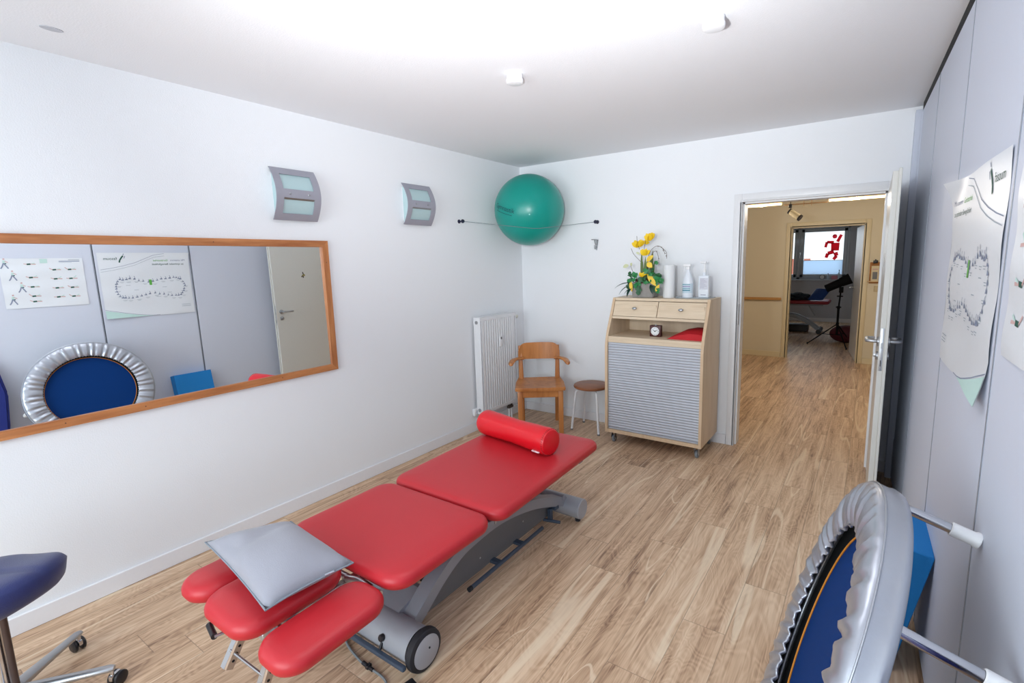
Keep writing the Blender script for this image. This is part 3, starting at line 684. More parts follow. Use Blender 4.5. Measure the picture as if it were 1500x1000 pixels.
b = BM(); add_box(b, (cx0 + 0.022, -0.338, cz1 - 0.022), (cx1 - 0.022, cyb, cz1 - 0.0005), 0.001, 1); obj('top_board', b, 'maple_x', t)
b = BM(); add_box(b, (cx0 + 0.022, -0.495, cz0), (cx1 - 0.022, cyb, cz0 + 0.028), 0.001, 1); obj('bottom_board', b, 'maple_edge', t)
b = BM(); add_box(b, (cx0 + 0.022, -0.40, 1.075), (cx1 - 0.022, cyb, 1.095), 0.001, 1); obj('drawer_shelf', b, 'maple_x', t)
b = BM(); add_box(b, (cx0 + 0.022, -0.478, 0.912), (cx1 - 0.022, cyb, 0.934), 0.001, 1); add_box(b, (cx0 + 0.022, -0.484, 0.885), (cx1 - 0.022, -0.464, 0.912), 0.001, 1); obj('open_shelf', b, 'maple_x', t)
b = BM(); add_box(b, (cx0 + 0.022, cyb - 0.006, cz0), (cx1 - 0.022, cyb, cz1 - 0.022)); obj('back_board', b, 'maple', t, smooth=False)
xm = (cx0 + cx1) / 2
for xa, xb in ((cx0 + 0.025, xm - 0.003), (xm + 0.003, cx1 - 0.025)):
    b = BM(); add_prism(b, [(xa, -0.396, 1.098), (xa, -0.345, 1.219), (xa, -0.325, 1.219), (xa, -0.376, 1.098)], (xb - xa, 0, 0)); add_box(b, (xa + 0.01, -0.37, 1.10), (xb - 0.01, -0.06, 1.19))
    dr = obj('drawer', b, 'maple_x', t, smooth=False)
    b = BM(); nrm = V((0, -0.92, 0.39)); c0 = V(((xa + xb) / 2, -0.372, 1.157)); add_lathe(b, [(0.004, 0), (0.004, 0.010), (0.013, 0.013), (0.015, 0.019), (0.010, 0.025), (0, 0.027)], c0, nrm, 20, sx=1.3, sy=0.8); obj('knob', b, 'steel', dr)
# tambour
b = BM(); zz = cz0 + 0.045; 
prof = [(-0.470, cz0 + 0.028)]
ns = 34; top = 0.884; ph = (top - zz) / ns
add_box(b, (cx0 + 0.026, -0.484, cz0 + 0.030), (cx1 - 0.026, -0.470, zz - 0.002), 0.002, 1)
for k in range(ns):
    a = zz + k * ph
    add_prism(b, [(cx0 + 0.024, -0.468, a), (cx0 + 0.024, -0.4775, a), (cx0 + 0.024, -0.4805, a + ph * 0.2), (cx0 + 0.024, -0.4815, a + ph * 0.5), (cx0 + 0.024, -0.4800, a + ph * 0.82), (cx0 + 0.024, -0.4765, a + ph), (cx0 + 0.024, -0.468, a + ph)], (cx1 - cx0 - 0.048, 0, 0))
sh = obj('tambour_shutter', b, 'shutter', t, angle=30)
b = BM(); add_box(b, (cx0 + 0.026, -0.4675, cz0 + 0.03), (cx1 - 0.026, -0.460, top)); obj('shutter_backing', b, 'grey_panel', sh, smooth=False)
for x in (cx0 + 0.05, cx1 - 0.05):
    for y in (-0.435, -0.085):
        b = BM(); add_lathe(b, [(0, 0.105), (0.020, 0.105), (0.020, 0.098), (0.010, 0.092), (0, 0.092)], (x, y, 0), seg=16)
        add_box(b, (x - 0.017, y - 0.012, 0.040), (x - 0.013, y + 0.026, 0.096), 0.002, 1); add_box(b, (x + 0.013, y - 0.012, 0.040), (x + 0.017, y + 0.026, 0.096), 0.002, 1); add_box(b, (x - 0.017, y - 0.012, 0.088), (x + 0.017, y + 0.026, 0.096), 0.002, 1)
        cs = obj('caster', b, 'steel', t)
        b = BM(); add_lathe(b, [(0, -0.012), (0.026, -0.012), (0.031, -0.008), (0.032, 0.0), (0.031, 0.008), (0.026, 0.012), (0, 0.012)], (x, y + 0.016, 0.032), (1, 0, 0), 24); add_cyl(b, (x - 0.0175, y + 0.016, 0.032), (x + 0.0175, y + 0.016, 0.032), 0.012, seg=14, mi=1); obj('wheel', b, [mat('grey_wheel', (126, 132, 138), 0.5), 'steel'], cs)
# --- things on the cabinet
TZ = cz1
# flower arrangement
random.seed(5)
pc = V((1.425, -0.20, TZ))
t = thing('flower_arrangement', 'artificial yellow flowers and ivy in a square grey stone pot on the cabinet', 'flowers', pc)
b = BM(); a_ = 0.094; add_prism(b, [(pc.x - a_, pc.y - 0.07, TZ), (pc.x + a_, pc.y - 0.07, TZ), (pc.x + a_, pc.y + 0.07, TZ), (pc.x - a_, pc.y + 0.07, TZ)], (0, 0, 0.125)); bmesh.ops.bevel(b, geom=list(b.edges), offset=0.008, segments=2, affect='EDGES'); obj('pot', b, 'pot', t)
b = BM()
for k in range(46):
    a = random.uniform(0, 2 * PI); rx = random.uniform(0.05, 0.12); p = [pc + V((math.cos(a + q * 0.5) * rx, math.sin(a + q * 0.5) * rx * 0.7, 0.128 + random.uniform(-0.006, 0.03))) for q in range(4)]
    add_tube(b, smooth_path(p, 3), 0.0028, 5)
obj('twig_nest', b, 'twig', t)
def leaf_blade(bm, base, tip, width, nrm, mi=0, lobes=False, curl=0.2):
    base, tip = V(base), V(tip); d = tip - base; L_ = d.length; s = d.cross(V(nrm)).normalized(); nn = s.cross(d.normalized())
    n = 7; lft, rgt, mid = [], [], []
    for i in range(n + 1):
        u = i / n; wv = math.sin(PI * min(1, u * 0.92 + 0.05)) ** 0.8 * width * 0.5
        if lobes: wv *= (1.0 + 0.35 * math.cos(u * PI * 5))
        c = base + d * u + nn * (curl * L_ * (u - u * u) * 2)
        mid.append(bm.verts.new(c)); lft.append(bm.verts.new(c + s * wv + nn * 0.15 * wv)); rgt.append(bm.verts.new(c - s * wv + nn * 0.15 * wv))
    fs = []
    for i in range(n):
        fs.append(bm.faces.new((mid[i], mid[i + 1], lft[i + 1], lft[i]))); fs.append(bm.faces.new((rgt[i], rgt[i + 1], mid[i + 1], mid[i])))
    for f in fs: f.material_index = mi
b = BM()
for k in range(11):
    x = pc.x - 0.035 + 0.012 * k * 0.75 + random.uniform(-.004, .004); y = pc.y + random.uniform(-0.02, 0.03)
    leaf_blade(b, (x, y, TZ + 0.12), (x + random.uniform(-0.01, 0.03), y, TZ + random.uniform(0.28, 0.40)), 0.020, (0, -1, 0), 0, curl=0.02)
obj('stem_bundle', b, 'stem', t)
b = BM()   # ivy
spots = [(-.10, .17), (-.085, .14), (-.12, .12), (-.065, .165), (.075, .16), (.10, .13), (.12, .10), (.06, .125), (.13, .15), (.15, .12), (.09, .22), (.11, .19), (.135, .17), (.065, .20), (.02, .135), (-.05, .125), (.105, .085), (.125, .06), (-.14, .13), (.15, .17)]
for k, (dx, dz) in enumerate(spots):
    p = pc + V((dx, -0.06 - random.uniform(0, .05), dz))
    for q in range(2):
        a = random.uniform(0, 2 * PI); L_ = random.uniform(0.035, 0.055); leaf_blade(b, p, p + V((math.cos(a) * L_, random.uniform(-.015, 0), math.sin(a) * L_)), L_ * 0.8, (random.uniform(-.3, .3), -1, random.uniform(-.2, .5)), k % 2, True)
leaf_blade(b, pc + V((-0.02, -0.085, 0.10)), pc + V((-0.03, -0.09, 0.02)), 0.05, (0, -1, 0), 0, True, 0.05)
leaf_blade(b, pc + V((.10, -.05, .30)), pc + V((.125, -.05, .275)), .035, (0, -1, 0), 1, True); leaf_blade(b, pc + V((.07, -.05, .265)), pc + V((.03, -.05, .275)), .03, (0, -1, 0), 0, True)
obj('ivy', b, ['leaf', 'leaf2'], t)
M['long_leaf'] = mat('blue_green_leaf', (16, 60, 48), 0.4)
for (x0_, z0_, x1_, z1_, wd3) in ((-.08, .12, -.24, .075, .022), (-.09, .11, -.20, .02, .02), (-.08, .10, -.125, .005, .035), (-.06, .09, -.15, .03, .02), (.07, .11, .10, .035, .03)):
    b = BM(); leaf_blade(b, pc + V((x0_, -.07, z0_)), pc + V((x1_, -.10, z1_)), wd3, (0, -.4, 1), 0, False, 0.25); obj('long_leaf', b, 'long_leaf', t)
def flower(p, r, n, droop=0):
    b = BM()
    for k in range(n):
        a = 2 * PI * k / n + random.uniform(-.2, .2); el = random.uniform(0.5, 1.3); d = V((math.cos(a) * math.cos(el), math.sin(a) * math.cos(el) * 0.8, math.sin(el)))
        leaf_blade(b, p, p + d * r, r * 0.62, V((0, -1, 0.2)).cross(d) if abs(d.y) > .6 else (0, -1, 0.3), 0, False, 0.2)
    obj('flower', b, 'yellow', t)
flower(pc + V((-.052, -.03, .42)), .068, 14); flower(pc + V((.048, -.03, .47)), .066, 14); flower(pc + V((.008, -.04, .35)), .058, 12); flower(pc + V((.005, .0, .44)), .04, 6)
flower(pc + V((.0, -.085, .175)), .04, 10); flower(pc + V((.035, -.085, .19)), .035, 8)
PET = [mat('golden_petal', (240, 204, 72), 0.6, var=0.1), 'pale_yellow']
for (x0_, z0_, x1_, z1_, wd3, mi) in ((.04, .30, .10, .345, .04, 0), (.045, .29, .09, .25, .045, 0), (.05, .20, .125, .10, .045, 0), (-.10, .145, -.085, .05, .03, 0), (.15, .11, .125, .055, .03, 0), (-.02, .36, -.05, .375, .02, 1), (-.12, .27, -.165, .255, .035, 1), (-.10, .265, -.085, .29, .025, 1)):
    b = BM(); leaf_blade(b, pc + V((x0_, -.08, z0_)), pc + V((x1_, -.09, z1_)), wd3, (0, -1, .3), 0, False, 0.15); obj('petal', b, PET[mi], t)
b = BM()
for pth in ([(.02, .2), (.045, .36), (.10, .42), (.15, .41), (.18, .36)], [(.03, .25), (.07, .36), (.105, .38), (.125, .33), (.13, .27)], [(-.03, .3), (-.09, .36), (-.115, .41)], [(-.04, .4), (-.06, .46), (-.065, .51)], [(-.06, .16), (-.10, .22), (-.12, .27)], [(.15, .41), (.19, .37), (.195, .32)], [(.0, .4), (.02, .5)]):
    add_tube(b, smooth_path([pc + V((x, -.04, z)) for x, z in pth], 4), 0.0018, 5)
for x, z in ((.12, .42), (.15, .41), (.165, .385), (.18, .36), (.19, .34), (.11, .38), (.128, .32)):
    bmesh.ops.create_icosphere(b, subdivisions=1, radius=0.0045, matrix=Matrix.Translation(pc + V((x, -.04, z))))
obj('twig', b, 'twig', t)
# paper roll
p = V((1.628, -0.20, TZ)); t = thing('paper_roll', 'tall white paper towel roll standing beside the flowers', 'paper roll', p)
b = BM(); add_lathe(b, [(0.016, 0), (0.046, 0), (0.047, 0.003), (0.047, 0.262), (0.046, 0.265), (0.016, 0.265), (0.016, 0)], p, seg=36); obj('paper', b, 'tissue', t)
b = BM(); add_lathe(b, [(0.013, 0), (0.016, 0), (0.016, 0.263), (0.013, 0.263), (0.013, 0)], p, seg=24); obj('core', b, mat('cardboard', (180, 160, 130), 0.9), t)
# tray
b = BM(); add_box(b, (1.70, -0.255, TZ), (1.965, -0.145, TZ + 0.006), 0.003, 2); add_box(b, (1.655, -0.16, TZ), (1.975, -0.07, TZ + 0.004), 0.002, 1); tag(obj('tray', b, mat('grey_glass_tray', (168, 178, 184), 0.2)), 'thin grey tray under the two plastic bottles on the cabinet', 'tray')
# spray bottle
p = V((1.785, -0.20, TZ + 0.006)); t = thing('spray_bottle', 'white spray bottle with conical neck and blue label lines', 'bottle', p)
b = BM(); add_lathe(b, [(0, 0), (0.040, 0), (0.043, 0.006), (0.043, 0.115), (0.040, 0.135), (0.026, 0.175), (0.017, 0.205), (0.014, 0.225), (0, 0.225)], p, seg=28, sy=0.7); obj('bottle_body', b, 'bottle', t)
b = BM(); add_box(b, p + V((-0.013, -0.012, 0.222)), p + V((0.013, 0.012, 0.245)), 0.004, 2); add_box(b, p + V((-0.040, -0.010, 0.245)), p + V((0.022, 0.010, 0.268)), 0.006, 2); add_tube(b, smooth_path([p + V((-0.022, 0, 0.25)), p + V((-0.030, 0, 0.235)), p + V((-0.036, 0, 0.205))], 4), 0.005, 8); obj('trigger_head', b, 'plastic', t)
b = BM()
def label_patch(bm, cx, cy, z0, z1, r, sy, a0, a1, mi):
    n = 10; A = [bm.verts.new((cx + math.cos(a0 + (a1 - a0) * k / n) * r, cy + math.sin(a0 + (a1 - a0) * k / n) * r * sy, z0)) for k in range(n + 1)]; B = [bm.verts.new((v.co.x, v.co.y, z1)) for v in A]
    for k in range(n): f = bm.faces.new((A[k], A[k + 1], B[k + 1], B[k])); f.material_index = mi
label_patch(b, p.x, p.y, p.z + 0.035, p.z + 0.112, 0.0436, 0.72, -PI * 0.9, -PI * 0.1, 0)
for z, h, mi in ((0.100, 0.005, 1), (0.084, 0.006, 2), (0.070, 0.004, 1), (0.052, 0.009, 1)): label_patch(b, p.x, p.y, p.z + z, p.z + z + h, 0.0440, 0.725, -PI * 0.88, -PI * 0.3, mi)
obj('label', b, ['label', 'teal_ink', 'violet'], t)
# pump bottle
p = V((1.915, -0.20, TZ + 0.006)); t = thing('pump_bottle', 'white rectangular pump bottle with grey printed label', 'bottle', p)
b = BM(); add_box(b, p + V((-0.042, -0.026, 0)), p + V((0.042, 0.026, 0.175)), 0.010, 3); add_cyl(b, p + V((0, 0, 0.172)), p + V((0, 0, 0.200)), 0.016, 0.013); obj('bottle_body', b, 'bottle', t)
b = BM(); add_cyl(b, p + V((0, 0, 0.198)), p + V((0, 0, 0.225)), 0.012); add_cyl(b, p + V((0, 0, 0.225)), p + V((0, 0, 0.272)), 0.0055); add_box(b, p + V((-0.034, -0.009, 0.270)), p + V((0.012, 0.009, 0.286)), 0.005, 2); obj('pump_head', b, 'plastic', t)
b = BM(); y = p.y - 0.0265
add_box(b, (p.x - 0.030, y, p.z + 0.065), (p.x + 0.034, y + 0.001, p.z + 0.155), mi=0)
for k in range(7): add_box(b, (p.x - 0.024, y - 0.0005, p.z + 0.145 - k * 0.011), (p.x + 0.006 + 0.02 * ((k * 7) % 3) / 2, y, p.z + 0.148 - k * 0.011), mi=1)
add_box(b, (p.x - 0.02, y - 0.0005, p.z + 0.02), (p.x + 0.02, y + 0.001, p.z + 0.026), mi=1); obj('label', b, [mat('silver_label', (206, 208, 218), 0.5), mat('label_print', (164, 166, 182), 0.6)], t)
# clock
p = V((1.57, -0.33, 0.934)); t = thing('table_clock', 'small dark cherry cube clock with round white face on the open shelf', 'clock', p)
b = BM(); add_box(b, p + V((-0.047, -0.02, 0)), p + V((0.047, 0.025, 0.092)), 0.004, 2); obj('case', b, 'clockbody', t)
b = BM(); add_lathe(b, [(0, 0), (0.035, 0), (0.035, 0.002), (0.033, 0.003), (0, 0.003)], p + V((0, -0.02, 0.045)), (0, -1, 0), 32); obj('dial', b, 'clockface', t)
b = BM(); q = p + V((0, -0.0235, 0.045))
for k in range(12):
    a = k * PI / 6; c = q + V((math.sin(a) * 0.028, 0, math.cos(a) * 0.028)); add_cyl(b, c, c + V((0, -0.0008, 0)), 0.002 if k % 3 else 0.003, seg=6)
add_prism(b, [q + V((-0.002, 0, -0.004)), q + V((0.002, 0, -0.004)), q + V((-0.015, 0, 0.014)), q + V((-0.017, 0, 0.012))], (0, -0.0008, 0)); add_prism(b, [q + V((-0.0015, 0, -0.004)), q + V((-0.002, 0, 0.002)), q + V((0.022, 0, 0.012)), q + V((0.023, 0, 0.010))], (0, -0.0008, 0)); add_cyl(b, q, q + V((0, -0.0015, 0)), 0.005, seg=10); obj('clock_hand', b, 'black', t)
b = BM(); add_cyl(b, p + V((0, 0, 0.090)), p + V((0, 0, 0.098)), 0.008, seg=14); obj('alarm_button', b, 'alu', t)
# red cushion on the shelf
b = BM(); prof = [(1.695, 0.936), (1.72, 0.955), (1.80, 0.995), (1.87, 1.012), (1.93, 1.012), (1.978, 0.998), (1.978, 0.936)]
n = 10
rows = []
for j in range(n + 1):
    s = j / n; sc_ = 1 - 0.35 * abs(2 * s - 1) ** 3; y = -0.42 + 0.32 * s
    rows.append([b.verts.new((x, y, 0.9345 + (z - 0.936) * sc_)) for x, z in prof])
for j in range(n):
    for k in range(len(prof)): k2 = (k + 1) % len(prof); b.faces.new((rows[j][k], rows[j][k2], rows[j + 1][k2], rows[j + 1][k]))
b.faces.new(rows[0]); b.faces.new(list(reversed(rows[-1])))
tag(obj('wedge_cushion', b, 'red_cloth', angle=50), 'small red wedge cushion lying on the open cabinet shelf', 'cushion')

# ------------------------------------------------------------------ massage table
def pad(name, x0, x1, y0, y1, z0, z1, rc, rb, m, parent, warp=None):
    """upholstered pad: rounded-rectangle outline with softly rolled edges"""
    b = BM(); rb = min(rb, (z1 - z0) / 2); cx, cy, hx, hy = (x0 + x1) / 2, (y0 + y1) / 2, (x1 - x0) / 2, (y1 - y0) / 2
    def outline(ins):
        r = max(rc - ins, 0.004); pts = []
        for (sx, sy, a0) in ((1, 1, 0), (-1, 1, PI / 2), (-1, -1, PI), (1, -1, 1.5 * PI)):
            for k in range(9):
                a = a0 + k * PI / 16; pts.append((cx + sx * (hx - ins - r) + math.cos(a) * r, cy + sy * (hy - ins - r) + math.sin(a) * r))
        return pts
    rings = []; K = 7
    for k in range(K + 1):
        a = -PI / 2 + PI * k / K; ins = rb * (1 - math.cos(a)); z = (z0 + rb if a < 0 else z1 - rb) + math.sin(a) * rb
        rings.append([(x, y, z) for x, y in outline(ins)])
    for extra, dz in ((rb + 0.03, 0.003), (rb + 0.08, 0.005)):
        if extra < min(hx, hy) - 0.01: rings.append([(x, y, z1 + dz) for x, y in outline(extra)])
    vr = [[b.verts.new(warp(V(p)) if warp else V(p)) for p in r] for r in rings]; n = len(vr[0])
    for A, B in zip(vr[:-1], vr[1:]):
        for k in range(n): b.faces.new((A[k], A[(k + 1) % n], B[(k + 1) % n], B[k]))
    b.faces.new(list(reversed(vr[0]))); b.faces.new(vr[-1])
    return obj(name, b, m, parent, angle=70)
t = thing('massage_table', 'red upholstered massage table on a grey arched frame', 'massage table', (1.395, -2.55, 0))
MT = t
tx0, tx1 = 1.042, 1.750
def skew(p): return V((p.x - 0.030 * max(0, (p.y + 2.6)), p.y, p.z))
pad('head_section', tx0, tx1 + 0.004, -2.652, -1.635, 0.437, 0.498, 0.075, 0.030, 'red', t, skew)
pad('middle_section', tx0 + 0.006, tx1 - 0.004, -3.205, -2.668, 0.437, 0.498, 0.085, 0.030, 'red', t)
tilt = lambda z, y0=-3.22, k=0.10: (lambda p: V((p.x, p.y, p.z - k * (y0 - p.y))))
pad('face_section', 1.205, 1.512, -3.600, -3.215, 0.428, 0.494, 0.085, 0.033, 'red', t, tilt(0, k=0.03))
pad('armrest', 1.008, 1.195, -3.592, -3.225, 0.420, 0.484, 0.085, 0.032, 'red', t, tilt(0, k=0.02))
pad('armrest', 1.535, 1.742, -3.592, -3.215, 0.412, 0.474, 0.080, 0.031, 'red', t, tilt(0, k=0.03))
# top frame
b = BM()
for x in (1.20, 1.59): add_box(b, (x - 0.02, -3.15, 0.405), (x + 0.02, -1.75, 0.437), 0.003, 1)
for y in (-3.10, -2.72, -2.62, -1.80): add_box(b, (1.10, y - 0.02, 0.400), (1.68, y + 0.02, 0.430), 0.003, 1)
obj('top_frame', b, 'grey_frame', t)
b = BM()
for x in (1.28, 1.46): add_box(b, (x - 0.015, -3.52, 0.385), (x + 0.015, -3.10, 0.412), 0.003, 1)
add_box(b, (1.06, -3.44, 0.385), (1.68, -3.40, 0.405), 0.003, 1); add_cyl(b, (1.40, -3.21, 0.43), (1.66, -3.21, 0.43), 0.013); obj('face_frame', b, 'alu', t)
b = BM(); add_tube(b, smooth_path([(1.48, -3.215, 0.430), (1.54, -3.208, 0.440), (1.60, -3.20, 0.425)], 4), 0.013, 10); obj('hinge_joint', b, 'steel', t)
# support brackets under the face section
for x, yb, zb in ((1.300, -3.565, 0.235), (1.478, -3.55, 0.205)):
    b = BM(); a = V((x + 0.005, -3.47, 0.415)); c = V((x - 0.015, yb, zb)); dd = (c - a)
    for off, mi in ((0.0, 0),):
        u = V((1, 0, 0)); v = dd.normalized().cross(u)
        add_prism(b, [a - u * 0.012 - v * 0.009, a + u * 0.012 - v * 0.009, a + u * 0.012 + v * 0.009, a - u * 0.012 + v * 0.009], dd)
    br = obj('support_leg', b, 'alu', t, smooth=False)
    b = BM(); a2 = a + V((0.020, 0.0, 0)); u = V((1, 0, 0)); v = dd.normalized().cross(u)
    add_prism(b, [a2 - u * 0.003 - v * 0.012, a2 + u * 0.009 - v * 0.012, a2 + u * 0.009 + v * 0.012, a2 - u * 0.003 + v * 0.012], dd * 0.98)
    for k in range(7):
        q = a2 + dd * (0.12 + 0.12 * k) + u * 0.0092; add_cyl(b, q, q + u * 0.0008, 0.0048, seg=10, mi=1)
        q2 = a2 + dd * (0.12 + 0.12 * k) - v * 0.0122; add_cyl(b, q2, q2 - v * 0.0008, 0.0042, seg=10, mi=1)
    obj('perforated_rail', b, ['brown_leg', 'dark'], br, smooth=False)
b = BM(); add_cyl(b, (1.295, -3.545, 0.29), (1.47, -3.53, 0.27), 0.005); obj('cross_rod', b, 'steel', t)
b = BM(); add_cyl(b, (1.262, -3.585, 0.398), (1.335, -3.600, 0.398), 0.010, seg=12); add_cyl(b, (1.335, -3.600, 0.398), (1.36, -3.50, 0.398), 0.005, mi=1); obj('release_grip', b, ['black', 'steel'], t)
# near cylinder with wheels
cy_, cz_ = -3.03, 0.083
b = BM(); add_lathe(b, [(0, 0), (0.068, 0), (0.072, 0.003), (0.072, 0.468), (0.072, 0.478)], (1.155, cy_, cz_), (1, 0, 0), 40); add_cyl(b, (1.63, cy_, cz_), (1.645, cy_, cz_), 0.05)
obj('base_tube', b, 'grey_light', t)
for x, s in ((1.640, 1), (1.150, -1)):
    b = BM(); add_lathe(b, [(0.058, 0), (0.076, 0.0), (0.0825, 0.007), (0.083, 0.018), (0.080, 0.030), (0.070, 0.036), (0.062, 0.036)], (x, cy_, cz_), (s, 0, 0), 48); wh = obj('wheel', b, 'rubber', t)
    b = BM(); add_lathe(b, [(0.062, 0.030), (0.064, 0.037), (0.050, 0.041), (0, 0.043)], (x, cy_, cz_), (s, 0, 0), 40); add_cyl(b, (x + s * 0.041, cy_ + 0.008, cz_ + 0.014), (x + s * 0.0445, cy_ + 0.008, cz_ + 0.014), 0.004, seg=10, mi=1); obj('hub_cap', b, ['grey_light', 'dark'], wh)
b = BM(); add_box(b, (1.235, -3.133, 0.055), (1.655, -3.113, 0.075), 0.006, 2); obj('foot_bar', b, 'bar', t)
for x in (1.29, 1.50):
    b = BM(); add_lathe(b, [(0, 0), (0.014, 0), (0.014, 0.012), (0.010, 0.016), (0, 0.016)], (x, cy_ - 0.065, cz_ + 0.028), (0, -1, 0.3), 14); add_cyl(b, (x, cy_ - 0.07, cz_ + 0.01), (x, -3.115, 0.065), 0.006); obj('bar_mount', b, 'black', t)
# far cylinder
b = BM(); add_lathe(b, [(0, 0), (0.058, 0), (0.060, 0.003), (0.060, 0.517), (0.056, 0.521), (0.045, 0.520), (0, 0.520)], (1.135, -1.745, 0.082), (1, 0, 0), 36); obj('base_tube', b, 'grey_light', t)
b = BM(); add_cyl(b, (1.20, -1.80, 0.155), (1.56, -1.80, 0.155), 0.018); obj('cross_tube', b, 'grey_frame', t)
for x in (1.18, 1.62):
    b = BM(); add_lathe(b, [(0, 0), (0.016, 0), (0.018, 0.024), (0, 0.024)], (x, -1.745, 0.0), seg=16); obj('foot', b, 'rubber', t)
# arches
arc = [(-3.03, 0.105), (-2.957, 0.150), (-2.842, 0.232), (-2.733, 0.288), (-2.618, 0.316), (-2.387, 0.325), (-2.118, 0.276), (-1.873, 0.188), (-1.74, 0.130)]
arcs = smooth_path([(0, y, z) for y, z in arc], 5)
def arch(x0, x1):
    b = BM(); prev = None
    for k, p in enumerate(arcs):
        d = (arcs[min(k + 1, len(arcs) - 1)] - arcs[max(k - 1, 0)]).normalized(); n_ = V((0, -d.z, d.y)); h = 0.054
        if n_.z < 0: n_ = -n_
        ring = [b.verts.new(V((x0, p.y, p.z)) - n_ * h), b.verts.new(V((x1, p.y, p.z)) - n_ * h), b.verts.new(V((x1, p.y, p.z))), b.verts.new(V((x0, p.y, p.z)))]
        if prev:
            for q in range(4): b.faces.new((prev[q], prev[(q + 1) % 4], ring[(q + 1) % 4], ring[q]))
        else: b.faces.new(ring)
        prev = ring
    b.faces.new(list(reversed(prev)))
    return obj('arch', b, 'grey_frame', t, angle=30)
arch(1.485, 1.555); arch(1.235, 1.305)
b = BM(); low = [(1.50, y, z - 0.05) for y, z in arc[1:-1]]
add_prism(b, [(1.50, -2.90, 0.076)] + low + [(1.50, -1.88, 0.076)], (0.012, 0, 0))
for y, z in ((-2.52, 0.14), (-2.16, 0.16)): add_cyl(b, (1.512, y, z), (1.5135, y, z), 0.005, seg=8, mi=1)
obj('skirt_panel', b, ['grey_panel', 'alu'], t, smooth=False)
b = BM(); add_prism(b, [(1.305, -3.0, 0.150), (1.305, -2.88, 0.185), (1.305, -2.85, 0.175), (1.305, -2.85, 0.04), (1.305, -3.0, 0.04)], (0.18, 0, 0)); obj('motor_cover', b, 'grey_frame', t, smooth=False)
# lifting arms
for x in (1.33, 1.45):
    b = BM()
    for (ya, za, yb, zb) in ((-2.78, 0.24, -2.95, 0.41), (-2.10, 0.24, -2.30, 0.41)):
        a = V((x, ya, za)); c = V((x, yb, zb)); v = V((0, 1, 0)); add_prism(b, [a - V((0.012, 0.025, 0)), a + V((0.012, -0.025, 0)), a + V((0.012, 0.025, 0)), a + V((-0.012, 0.025, 0))], c - a)
    obj('lifting_arm', b, 'grey_frame', t, smooth=False)
b = BM(); add_cyl(b, (1.26, -2.10, 0.25), (1.53, -2.10, 0.25), 0.014); add_cyl(b, (1.26, -2.78, 0.25), (1.53, -2.78, 0.25), 0.014); add_cyl(b, (1.30, -2.30, 0.39), (1.60, -2.30, 0.39), 0.016); add_cyl(b, (1.45, -2.55, 0.35), (1.62, -2.52, 0.36), 0.010); obj('pivot_shaft', b, 'steel', t)
b = BM(); add_cyl(b, (1.39, -2.80, 0.16), (1.39, -2.20, 0.38), 0.022); add_cyl(b, (1.39, -2.80, 0.16), (1.39, -2.55, 0.25), 0.034, mi=1); obj('lift_motor', b, ['alu', 'black'], t)
b = BM(); add_lathe(b, [(0, 0), (0.026, 0), (0.028, 0.012), (0.020, 0.022), (0, 0.022)], (1.575, -2.80, 0.36), (1, 0, 0), 20); add_cyl(b, (1.50, -2.80, 0.36), (1.58, -2.80, 0.36), 0.01); obj('locking_knob', b, 'alu', t)
# side foot bar
b = BM(); add_cyl(b, (1.568, -2.655, 0.08), (1.562, -2.045, 0.08), 0.0105, seg=12); fb = obj('foot_bar', b, 'bar', t)
b = BM(); add_cyl(b, (1.568, -2.668, 0.08), (1.568, -2.650, 0.08), 0.012, seg=12); obj('end_cap', b, 'rubber', fb)
b = BM()
for y in (-2.43, -2.235): add_box(b, (1.505, y - 0.018, 0.072), (1.565, y + 0.018, 0.088), 0.003, 1)
obj('bar_bracket', b, 'bar', t)
b = BM(); add_box(b, (1.52, -1.93, 0.055), (1.545, -1.905, 0.13), 0.003, 1); add_box(b, (1.50, -1.90, 0.115), (1.56, -1.86, 0.135), 0.003, 1); add_cyl(b, (1.50, -1.94, 0.062), (1.60, -1.915, 0.062), 0.009, seg=10); obj('caster_pedal', b, 'bar', t)

# bolster
A0, A1 = V((1.045, -1.905, 0.578)), V((1.612, -2.005, 0.578)); t = thing('bolster', 'bright red cylindrical bolster on the far end of the massage table', 'bolster', (A0 + A1) / 2 - V((0, 0, 0.078)))
ax = (A1 - A0).normalized(); L_ = (A1 - A0).length
b = BM(); R_ = 0.077; pf = [(0, 0.004), (0.05, 0.0), (0.068, 0.006), (R_ * 0.985, 0.020), (R_, 0.05)]
for k in range(1, 12): s = k / 12; pf.append((R_ * (1 - 0.075 * math.sin(PI * s) ** 2 - 0.02 * math.sin(5 * PI * s) ** 2), 0.05 + (L_ - 0.1) * s))
pf += [(R_, L_ - 0.05), (R_ * 0.985, L_ - 0.02), (0.068, L_ - 0.006), (0.05, L_), (0, L_ - 0.004)]
add_lathe(b, pf, A0, ax, 40)
obj('bolster_body', b, 'red_shiny', t)
b = BM(); u, v = frame_from(ax)
for k in range(40):
    a = 2 * PI * k / 40; c = A1 - ax * 0.018 + (u * math.cos(a) + v * math.sin(a)) * (R_ * 0.985 + 0.0005); c2 = A1 - ax * 0.010 + (u * math.cos(a + 0.05) + v * math.sin(a + 0.05)) * (R_ * 0.95); add_tube(b, [c, (c + c2) / 2, c2], 0.0016, 5)
obj('seam', b, mat('deep_red_seam', (150, 8, 22), 0.5), t)
b = BM(); q = A1 - ax * 0.075 + V((0, -R_ * 0.80, -R_ * 0.63)); add_box(b, V((-0.030, -0.010, -0.004)), V((0.026, 0.010, 0.004)), 0.003, 1); bmesh.ops.transform(b, matrix=Matrix.Translation(q) @ ax.to_track_quat('X', 'Z').to_matrix().to_4x4(), verts=b.verts); obj('maker_tag', b, mat('pinkish_label', (222, 200, 206), 0.6), t)

